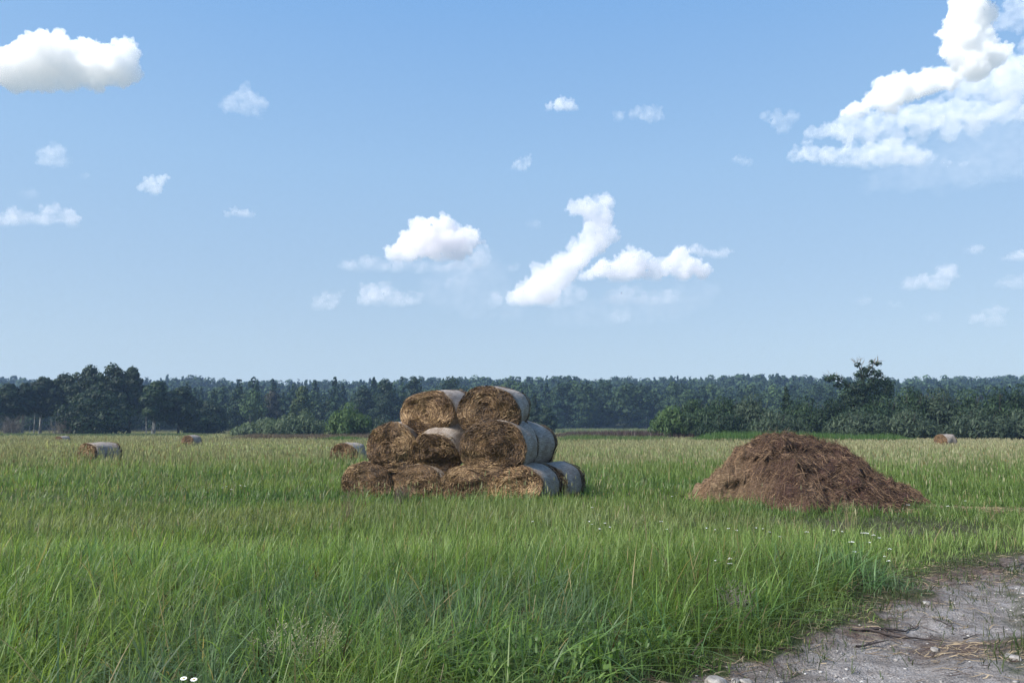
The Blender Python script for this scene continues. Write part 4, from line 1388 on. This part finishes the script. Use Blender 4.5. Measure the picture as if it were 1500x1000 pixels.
if DO_GRASS:
    bag = Bag()
    grass_band(bag, 94000, 4.2, 9.8, -.6, .0085, 4, .28, 1.0, 101, wind=.05)
    grass_band(bag, 108000, 8.5, 17, -.8, .0050, 3, .25, .45, 102, .0004)
    grass_band(bag, 110000, 15, 34, -1.2, .006, 2, .25, .35, 103, .0007)
    near = bag.build("grass", M_GRASS)
    tag(near, "long fresh green grass of the near field", "grass", kind="stuff")
    bag = Bag()
    grass_band(bag, 120000, 28, 75, -1.5, .010, 2, .22, .3, 104, .0009)
    grass_band(bag, 100000, 60, 300, -1.7, .010, 2, .2, .25, 105, .0013)
    fargr = bag.build("meadow_grass", M_GRASS)
    tag(fargr, "dry tan and olive grass of the distant meadow", "grass", kind="stuff")

    # broad arching blades that stand above the near sward, in tussocks
    rng = np.random.default_rng(7)
    bag = Bag()
    for i in range(int(980 * GQ)):
        cx, cy_ = sample(1, 5.0, 9.4, rng, -.3)
        cx, cy_ = float(cx[0]), float(cy_[0])
        if track_sd(np.array([cx]), np.array([cy_]))[0] > -.45: continue
        k = int(rng.integers(8, 34))
        s = rng.uniform(.05, .20)
        x, y = cx + rng.normal(0, s, k), cy_ + rng.normal(0, s, k)
        hh = rng.uniform(.38, .62)
        C = lerp3((.09, .17, .04), (.19, .29, .08), rng.uniform(0, 1, k)) * rng.uniform(.7, 1.25)
        if rng.uniform() < .3: C = C * np.array((.85, .95, 1.5))
        dk = rng.uniform(0, 1, k) < .05
        C[dk] = (.05, .035, .02)
        bag.add(*blades(x, y, zg(x, y) - .01, hh * rng.uniform(.6, 1.15, k), rng.uniform(.007, .015, k), C, rng, 6, .30, 1.25, .12, C * np.array((1.3, 1.2, .8))))
    # broad low leaves among the grass by the bottom edge
    n = 900
    cx, cy_ = rng.uniform(-.9, 1.6, 90), rng.uniform(4.9, 5.9, 90)
    ci = rng.integers(0, 90, n)
    x, y = cx[ci] + rng.normal(0, .09, n), cy_[ci] + rng.normal(0, .09, n)
    k = (track_sd(x, y) < -.15); x, y = x[k], y[k]; n = len(x)
    C = lerp3((.075, .15, .035), (.16, .25, .07), rng.uniform(0, 1, n))
    bag.add(*blades(x, y, zg(x, y) + rng.uniform(.08, .30, n), rng.uniform(.03, .08, n), rng.uniform(.014, .028, n), C, rng, 4, .7, 1.2, 0, C))
    # low sparse growth on the worn ground, the track's verge and its middle ridge
    n = 90000
    x, y = rng.uniform(-.5, 13, n), rng.uniform(4.3, 17, n)
    sd = track_sd(x, y)
    p = np.maximum(.8 * worn(x, y) * (sd < .1), .9 * middle_strip(x, y) * (sd > .3)) + .55 * np.exp(-((sd - .15) / .45) ** 2)
    pat = sstep(.48, .6, fbm(x * 2.2, y * 2.2, 3, 88))
    k = (rng.uniform(0, 1, n) < p * (.15 + .85 * pat)) & (y < 16.8) & clear_of(x, y)
    x, y = x[k], y[k]; n = len(x)
    C = lerp3((.045, .08, .022), (.10, .115, .05), rng.uniform(0, 1, n)) * rng.uniform(.6, 1.2, n)[:, None]
    bag.add(*blades(x, y, zg(x, y) - .005, rng.uniform(.04, .15, n) + .12 * middle_strip(x, y) * rng.uniform(0, 1, n), rng.uniform(.004, .009, n), C, rng, 3, .5, .7, 0, C * 1.15))
    tus = bag.build("tall_grass", M_GRASS)
    tag(tus, "coarse arching grass blades in tussocks", "grass", kind="stuff")

    # flowering grasses: thin stalk with a tan panicle
    def seed_heads(bag, x, y, H, size, C, rng, stalk=True):
        n = len(x)
        z0 = zg(x, y)
        th = rng.uniform(0, 6.283, n); le = np.abs(rng.normal(0, .12, n)) * H
        tx, ty, tz = x + np.cos(th) * le, y + np.sin(th) * le, z0 + H
        w = size * rng.uniform(.16, .30, n) * .5
        L = size * rng.uniform(.8, 1.3, n)
        for ang in (0.0, 1.57):
            fa = th + ang + .4
            fx, fy = np.cos(fa) * w, np.sin(fa) * w
            V = np.stack([np.stack([tx, ty, tz - L], -1),
                          np.stack([tx - fx * .8, ty - fy * .8, tz - L * .62], -1), np.stack([tx + fx, ty + fy, tz - L * .55], -1),
                          np.stack([tx - fx * .7, ty - fy * .7, tz - L * .28], -1), np.stack([tx + fx * .5, ty + fy * .5, tz - L * .22], -1),
                          np.stack([tx + np.cos(th) * w * .5, ty + np.sin(th) * w * .5, tz], -1)], 1)
            b = (np.arange(n) * 6)[:, None]
            bag.add(V.reshape(-1, 3), b + np.array([1, 2, 4, 3]), np.concatenate([b + np.array([0, 2, 1]), b + np.array([3, 4, 5])]), np.repeat(C, 6, 0))
        if stalk:
            ww = .0025 + .00025 * y
            V = np.stack([np.stack([x - ww, y, z0], -1), np.stack([x + ww, y, z0], -1), np.stack([tx, ty, tz - L * .9], -1)], 1)
            b = (np.arange(n) * 3)[:, None]
            bag.add(V.reshape(-1, 3), [], b + np.array([0, 1, 2]), np.repeat(C * np.array((.8, .95, .7)), 3, 0))
    bag = Bag()

    def heads(n, d0, d1, power, size, hmul, dens, seed, sgrow=0.0):
        rng = np.random.default_rng(seed)
        x, y = sample(int(n * GQ), d0, d1, rng, power)
        k = clear_of(x, y) & ((track_sd(x, y) < -.4) | (y > 14)) & (rng.uniform(0, 1, len(x)) < dens(x, y)) & (rng.uniform(0, 1, len(x)) > worn(x, y) * 1.2)
        x, y = x[k], y[k]
        n = len(x)
        C = lerp3((.27, .262, .145), (.44, .415, .27), rng.uniform(0, 1, n)) * rng.uniform(.65, 1.2, n)[:, None]
        br = rng.uniform(0, 1, n) < .05
        C[br] *= np.array((.8, .6, .5))
        seed_heads(bag, x, y, field_height(x, y) * hmul * rng.uniform(.85, 1.5, n) + .1, (size + sgrow * y) * rng.uniform(.6, 1.3, n), C, rng)
    heads(1500, 10.5, 18, -.3, .10, 1.7, lambda x, y: np.exp(-((y - 13.6) / 2.0) ** 2) * sstep(.4, .65, fbm(x * .5, y * .5, 3, 71)) + .06, 21)
    heads(9000, 16, 34, -.6, .10, 1.35, lambda x, y: sstep(16, 30, y) * .6 * sstep(.3, .6, fbm(x * .2, y * .25, 3, 72)) + .04, 22, .001)
    heads(42000, 27, 90, -1.2, .10, 1.15, lambda x, y: .25 + .75 * sstep(.35, .6, fbm(x * .06, y * .12, 3, 73)), 23, .0022)
    heads(40000, 80, 290, -1.5, .10, 1.1, lambda x, y: .9 + 0 * x, 24, .0030)
    sh = bag.build("seed_heads", M_SEED)
    tag(sh, "tan flowering seed heads standing above the grass", "grass", kind="stuff")
# ------------------------------------------------------------------ small things
rs = random.Random(12)
m = NT("white_petals"); b = m.n("ShaderNodeBsdfPrincipled", i_Roughness=.7)
b.inputs["Base Color"].default_value = (.78, .78, .74, 1); m.l(b.outputs[0], m.out.inputs[0]); M_PETAL = m.m
m = NT("flower_stem"); b = m.n("ShaderNodeBsdfPrincipled", i_Roughness=.7)
b.inputs["Base Color"].default_value = (.06, .11, .03, 1); m.l(b.outputs[0], m.out.inputs[0]); M_STEM = m.m
m = NT("yellow_petals"); b = m.n("ShaderNodeBsdfPrincipled", i_Roughness=.6)
b.inputs["Base Color"].default_value = (.75, .52, .03, 1); m.l(b.outputs[0], m.out.inputs[0]); M_YEL = m.m


def disc(bag, c, r, tilt, seg=6, dome=.25):
    c = Vector(c)
    V = [c + Vector((0, 0, r * dome))]
    for k in range(seg):
        a = 6.283 * k / seg
        V.append(c + Vector((math.cos(a) * r, math.sin(a) * r, math.cos(a) * r * tilt)))
    bag.add(np.array([v[:] for v in V]), [], np.array([(0, 1 + k, 1 + (k + 1) % seg) for k in range(seg)]), np.ones((seg + 1, 3)))


def flower_proto(kind):
    root = empty("white_wildflower", (0, 0, 0))
    bag = Bag(); st = Bag()
    h = .36
    r2 = random.Random(kind)
    tube(st, [(0, 0, 0), (.02, .01, h * .6), (.03, 0, h)], [.004, .003, .002], 4)
    for k in range(9):
        a, rr_ = r2.uniform(0, 6.28), .03 * math.sqrt(r2.uniform(0, 1))
        c = (.03 + math.cos(a) * rr_, math.sin(a) * rr_, h + .02 - rr_ * .3)
        tube(st, [(.03, 0, h - .03), c], [.0018, .0014], 3)
        disc(bag, c, .011, r2.uniform(-.3, .3))
    bag.build("bloom", M_PETAL, root); st.build("stem", M_STEM, root)
    return root


def dup(root, loc, rz, label):
    r_ = root.copy(); col.objects.link(r_); r_.location = loc; r_.rotation_euler = (0, 0, rz); r_["label"] = label
    for ch in list(root.children):
        c_ = ch.copy(); col.objects.link(c_); c_.parent = r_
    return r_


SPOTS = [(1037, 774), (1047, 776), (1068, 775), (1081, 780), (1107, 772), (1126, 783), (1141, 786), (1249, 791), (1262, 782), (1268, 790), (1273, 793), (1290, 786), (1296, 812), (1302, 803), (1303, 818), (1247, 800),
         (1277, 784), (1255, 812), (1075, 808), (1072, 820), (1066, 825), (1050, 822), (1184, 778), (1223, 781), (1232, 776), (1092, 802), (1118, 775),
         (862, 768), (877, 772), (886, 769), (892, 773), (868, 763), (866, 747), (975, 769), (970, 767), (781, 765), (333, 710), (338, 713), (326, 712), (352, 711), (360, 709), (985, 729), (1330, 740), (1415, 738), (1390, 744)]
protos = [flower_proto(k) for k in range(3)]
FG = "white yarrow flowers scattered in the grass"
FL = "small white yarrow flower on a thin stem in the grass"
for i, (px, py) in enumerate(SPOTS):
    hh = .33
    g_ = on_ground(px, py, hh)
    loc = (g_.x, g_.y, float(zg(g_.x, g_.y)) - .04)
    if i < 3:
        r_ = protos[i]; r_.location = loc; r_.rotation_euler = (0, 0, rs.uniform(0, 6)); r_["label"] = FL
    else:
        r_ = dup(protos[i % 3], loc, rs.uniform(0, 6), FL)
    r_["category"] = "flower"; r_["group"] = FG
    s_ = rs.uniform(.4, .85) * (1.0 + max(0, g_.y - 14) * .03)
    r_.scale = (s_, s_, rs.uniform(.85, 1.1))

# daisies at the bottom edge
for i, (px, py) in enumerate([(269, 991), (284, 992), (281, 998)]):
    g_ = on_ground(px, py, .34)
    root = empty("daisy", (g_.x, g_.y, float(zg(g_.x, g_.y))))
    tag(root, ["white daisy, upper left of the three at the bottom edge", "white daisy, upper right of the three at the bottom edge", "white daisy, lowest of the three at the bottom edge"][i], "flower", "three white daisies at the bottom edge")
    bag, st, ce = Bag(), Bag(), Bag()
    for k in range(13):
        a = 6.283 * k / 13
        u, v = Vector((math.cos(a), math.sin(a) * .6 , .35 * math.sin(a))), Vector((-math.sin(a), math.cos(a) * .6, .35 * math.cos(a)))
        c0 = Vector((0, 0, .34))
        V = [c0 + u * .004, c0 + u * .016 + v * .004, c0 + u * .021, c0 + u * .016 - v * .004]
        bag.add(np.array([q[:] for q in V]), np.array([(0, 1, 2, 3)]), [], np.ones((4, 3)))
    disc(ce, (0, -.002, .342), .006, .2, 8, .5)
    tube(st, [(.01, .02, 0), (.0, .01, .2), (0, 0, .338)], [.003, .0025, .002], 4)
    bag.build("petals", M_PETAL, root); ce.build("flower_centre", M_YEL, root); st.build("stem", M_STEM, root)

# fallen branches on the track
m = NT("wet_branch"); b = m.n("ShaderNodeBsdfPrincipled", i_Roughness=.75)
P = m.n("ShaderNodeTexCoord").outputs["Object"]
m.l(m.ramp(m.noise(P, 14, 4), [(.35, (.022, .016, .014)), (.65, (.07, .052, .045))]), b.inputs["Base Color"]); m.l(b.outputs[0], m.out.inputs[0]); M_STICK = m.m
STICKS = [
 ("long dark fallen branch lying across the grassy edge of the track", [(1243, 925), (1275, 928), (1310, 927), (1350, 926), (1381, 928)], .013),
 ("dark bent stick crossing above the long fallen branch", [(1262, 927), (1295, 922), (1325, 919), (1340, 914), (1348, 912)], .011),
 ("short dark stick below the long fallen branch", [(1250, 941), (1272, 938), (1300, 934)], .010),
 ("thin dark twig right of the long branch, pointing away", [(1366, 907), (1380, 910), (1401, 915)], .006),
 ("dark root like stick where the track leaves the picture at right", [(1440, 829), (1455, 830), (1462, 827), (1475, 830), (1490, 827), (1502, 823)], .014),
 ("small dark twig in the middle of the gravelly track", [(1410, 924), (1422, 922), (1432, 919)], .006),
]
for lab, pts, r in STICKS:
    W = [on_ground(px, py, -.03) for px, py in pts]
    base = W[0]
    L = []
    for k, q in enumerate(W):
        L.append((q.x - base.x + rs.uniform(-.01, .01), q.y - base.y + rs.uniform(-.03, .03), float(zg(q.x, q.y)) + r * 1.1 + rs.uniform(0, .012)))
    root = empty("fallen_branch", (base.x, base.y, 0)); tag(root, lab, "branch", "branches lying on the dirt track")
    bag = Bag(); fine_ = []
    for k in range(len(L) - 1):
        for t in (0, .33, .66): fine_.append(Vector(L[k]).lerp(Vector(L[k + 1]), t) + Vector((rs.uniform(-.006, .006), rs.uniform(-.008, .008), rs.uniform(0, .005))))
    fine_.append(Vector(L[-1]))
    tube(bag, fine_, [r * (1 - .6 * k / len(fine_)) * rs.uniform(.85, 1.15) for k in range(len(fine_))], 7)
    bag.build("stick", M_STICK, root)
    b2 = Bag()
    for k in range(2 + len(L) // 3):
        s0 = fine_[rs.randrange(2, len(fine_) - 1)]
        e0 = s0 + Vector((rs.uniform(-.12, .15), rs.uniform(-.12, .12), rs.uniform(-.003, .03)))
        tube(b2, [s0, s0.lerp(e0, .5) + Vector((0, .01, .004)), e0], [r * .45, r * .35, r * .15], 5)
    b2.build("twigs", M_STICK, root)

# stones
m = NT("pale_stone"); b = m.n("ShaderNodeBsdfPrincipled", i_Roughness=.85)
P = m.n("ShaderNodeTexCoord").outputs["Object"]
m.l(m.ramp(m.noise(P, 18, 5, .65), [(.3, (.09, .08, .07)), (.5, (.22, .205, .19)), (.7, (.36, .345, .325))]), b.inputs["Base Color"]); m.l(b.outputs[0], m.out.inputs[0]); M_STONE = m.m


def stone_mesh(seed, r):
    iv, fi = ico(3)
    V = iv.copy()
    n_ = np.array([mnoise.fractal(Vector(p) * 1.6 + Vector((seed * 3.3, 0, 0)), 1, 2, 3) for p in V])
    V = V * (1 + .34 * n_)[:, None] * np.array((1.25, .9, .45))
    V = np.sign(V) * np.abs(V) ** .8
    return V * r, fi


for i, (px, py, r, lab) in enumerate([(1050, 1002, .075, "flat pale stone half in the grass, largest at the bottom edge"), (1077, 995, .034, "small stone between the two larger ones at the bottom edge"), (1093, 994, .052, "grey stone with dark underside at the bottom edge, right of the small one"),
                                       (1357, 880, .04, "pale stone lying on the track's dark verge"), (1483, 957, .05, "whitish flat stone on the track by the right edge"), (1369, 943, .035, "whitish stone just below the fallen branches")]):
    g_ = on_ground(px, py, -.02)
    V, fi = stone_mesh(i + 2, r)
    me = mesh_from("stone", V, [fi], smooth=True)
    o = link("stone", me, M_STONE)
    o.location = (g_.x, g_.y, float(zg(g_.x, g_.y)) + r * .22)
    o.rotation_euler = (0, 0, rs.uniform(0, 6))
    tag(o, lab, "stone", "larger stones along the dirt track")

# gravel and litter on the track
rng = np.random.default_rng(55)
iv, fi = ico(1)
n = 26000
x, y = rng.uniform(1.0, 11, n), 4.3 * (13 / 4.3) ** rng.uniform(0, 1, n)
sd = track_sd(x, y)
strip = np.exp(-((sd - .95) / .4) ** 2) + .5 * np.exp(-((sd - 2.9) / .4) ** 2)
k = (sd > .0) & (rng.uniform(0, 1, n) < .10 + .9 * strip * sstep(.4, .6, fbm(x * 1.2, y * 1.2, 3, 66)))
x, y = x[k], y[k]; n = len(x)
r = np.minimum(rng.lognormal(-5.0, .5, n), .022)
V = iv[None] * r[:, None, None] * rng.uniform(.6, 1.2, (n, 1, 3)) * np.array((1.15, 1.1, .5)) * (1 + rng.normal(0, .12, (n, len(iv), 1)))
V = V + np.stack([x, y, zg(x, y) + r * .15], -1)[:, None]
C = lerp3((.16, .145, .135), (.44, .43, .415), rng.uniform(0, 1, n) ** 1.1)
bag = Bag()
bag.add(V.reshape(-1, 3), [], ((np.arange(n) * len(iv))[:, None, None] + fi[None]).reshape(-1, 3), np.repeat(C, len(iv), 0))
M_GRAV = leaf_mat("gravel_stones", 0.0, .9, .2)
o = bag.build("gravel", M_GRAV); tag(o, "loose pale gravel scattered over the dirt track", "gravel", kind="stuff")

n = 24000
x, y = rng.uniform(.6, 11, n), 4.3 * (13 / 4.3) ** rng.uniform(0, 1, n)
sd = track_sd(x, y)
pile_ = np.exp(-(((x - 3.95) / .55) ** 2 + ((y - 6.45) / .28) ** 2)) * 1.4 + np.exp(-(((x - 5.6) / 1.3) ** 2 + ((y - 9.4) / .5) ** 2)) * .7
k = (sd > -.35) & (sd < 3.2) & (rng.uniform(0, 1, n) < .05 + .30 * np.exp(-((sd - .1) / .3) ** 2) + pile_)
x, y = x[k], y[k]; n = len(x)
a = np.where(rng.uniform(0, 1, n) < .7, rng.normal(.15, .35, n), rng.uniform(-1.6, 1.6, n)); ln = rng.uniform(.04, .22, n)
pts = []
for kk in range(4):
    t = kk / 3 - .5
    aa = a + t * rng.normal(0, .6, n)
    px, py = x + np.cos(aa) * ln * t, y + np.sin(aa) * ln * t
    pts.append(np.stack([px, py, zg(px, py) + .006 + rng.uniform(0, .02, n)], -1))
pts = np.stack(pts, 1)
wv = rng.uniform(.0016, .0042, n)
pe = np.stack([-np.sin(a), np.cos(a), .5 + 0 * a], -1)
A = pts[:, :, None, :] + pe[:, None, None, :] * (wv[:, None, None, None] * np.array([.6, 1, 1, .4])[None, :, None, None]) * np.array([-1, 1])[None, None, :, None]
q = np.concatenate([(np.arange(n) * 8)[:, None] + np.array([2 * i, 2 * i + 1, 2 * i + 3, 2 * i + 2]) for i in range(3)])
C = lerp3((.045, .028, .022), (.42, .33, .21), rng.uniform(0, 1, n) ** 1.6) * rng.uniform(.7, 1.15, n)[:, None]
bag = Bag(); bag.add(A.reshape(-1, 3), q, [], np.repeat(C, 8, 0))
# spilled straw trailing away from the heap
n = 1500
x, y = rng.normal(9.6, .75, n), rng.normal(15.9, .28, n)
an, ln = rng.uniform(-1.2, 1.2, n), rng.uniform(.06, .25, n)
zz = zg(x, y) + rng.uniform(.02, .09, n)
dx_, dy_ = np.cos(an) * ln * .5, np.sin(an) * ln * .5
wv = rng.uniform(.004, .009, n)
V = np.stack([np.stack([x - dx_, y - dy_, zz], -1), np.stack([x - dx_, y - dy_, zz + wv], -1), np.stack([x + dx_, y + dy_, zz + wv + .01], -1), np.stack([x + dx_, y + dy_, zz + .01], -1)], 1)
bag.add(V.reshape(-1, 3), (np.arange(n) * 4)[:, None] + np.arange(4), [], np.repeat(lerp3((.16, .12, .075), (.40, .32, .21), rng.uniform(0, 1, n)), 4, 0))
o = bag.build("straw_litter", M_STRAW); tag(o, "dry straw and twig litter along the edge of the track", "litter", kind="stuff")

# dead bleached weeds at the bottom edge
def weed(lab, px, py, n, h, colr, seed):
    rr = random.Random(seed)
    g_ = on_ground(px, py, 0.0)
    root = empty("dry_weed", (g_.x, g_.y, float(zg(g_.x, g_.y)))); tag(root, lab, "weed")
    bag = Bag(); hd = Bag()
    for k in range(n):
        a, l = rr.uniform(0, 6.28), rr.uniform(.1, .5)
        hh = h * rr.uniform(.55, 1.1)
        p0 = Vector((rr.gauss(0, .06), rr.gauss(0, .05), 0)); p1 = p0 + Vector((math.cos(a) * l * .35 * hh, math.sin(a) * l * .3 * hh, hh * .6)); p2 = p0 + Vector((math.cos(a) * l * hh, math.sin(a) * l * .8 * hh, hh))
        tube(bag, [p0, p1, p2], [.0035, .0028, .0012], 4)
        for j in range(5):
            s0 = p1.lerp(p2, rr.uniform(0, 1)); e0 = s0 + Vector((rr.uniform(-.06, .06), rr.uniform(-.05, .05), rr.uniform(0, .07)))
            tube(bag, [s0, e0], [.0018, .0008], 3)
            disc(hd, e0, .006, rr.uniform(-.5, .5), 5, .6)
    m = NT("weed_stalk"); b = m.n("ShaderNodeBsdfPrincipled", i_Roughness=.8); b.inputs["Base Color"].default_value = (*colr, 1); m.l(b.outputs[0], m.out.inputs[0])
    bag.build("stalks", m.m, root)["kind"] = "stuff"; hd.build("seed_clusters", m.m, root)["kind"] = "stuff"


weed("dead bleached weed with twisted pale stalks at the bottom edge of the grass", 462, 1010, 22, .5, (.30, .28, .17), 1)
weed("thin dead weed with pale stalks beside the twisted one", 408, 1004, 12, .42, (.34, .31, .2), 2)
weed("greyish dead weed clump beside the grassy edge above the track", 1085, 915, 26, .34, (.16, .13, .12), 3)
weed("dark purplish dead weeds in front of the stack", 588, 742, 60, .42, (.085, .06, .055), 4)
weed("reddish brown dock plant standing left in front of the stack", 512, 770, 16, .75, (.15, .10, .06), 5)
weed("pale tan dead weeds in front of the heap", 1246, 780, 16, .5, (.22, .19, .10), 6)
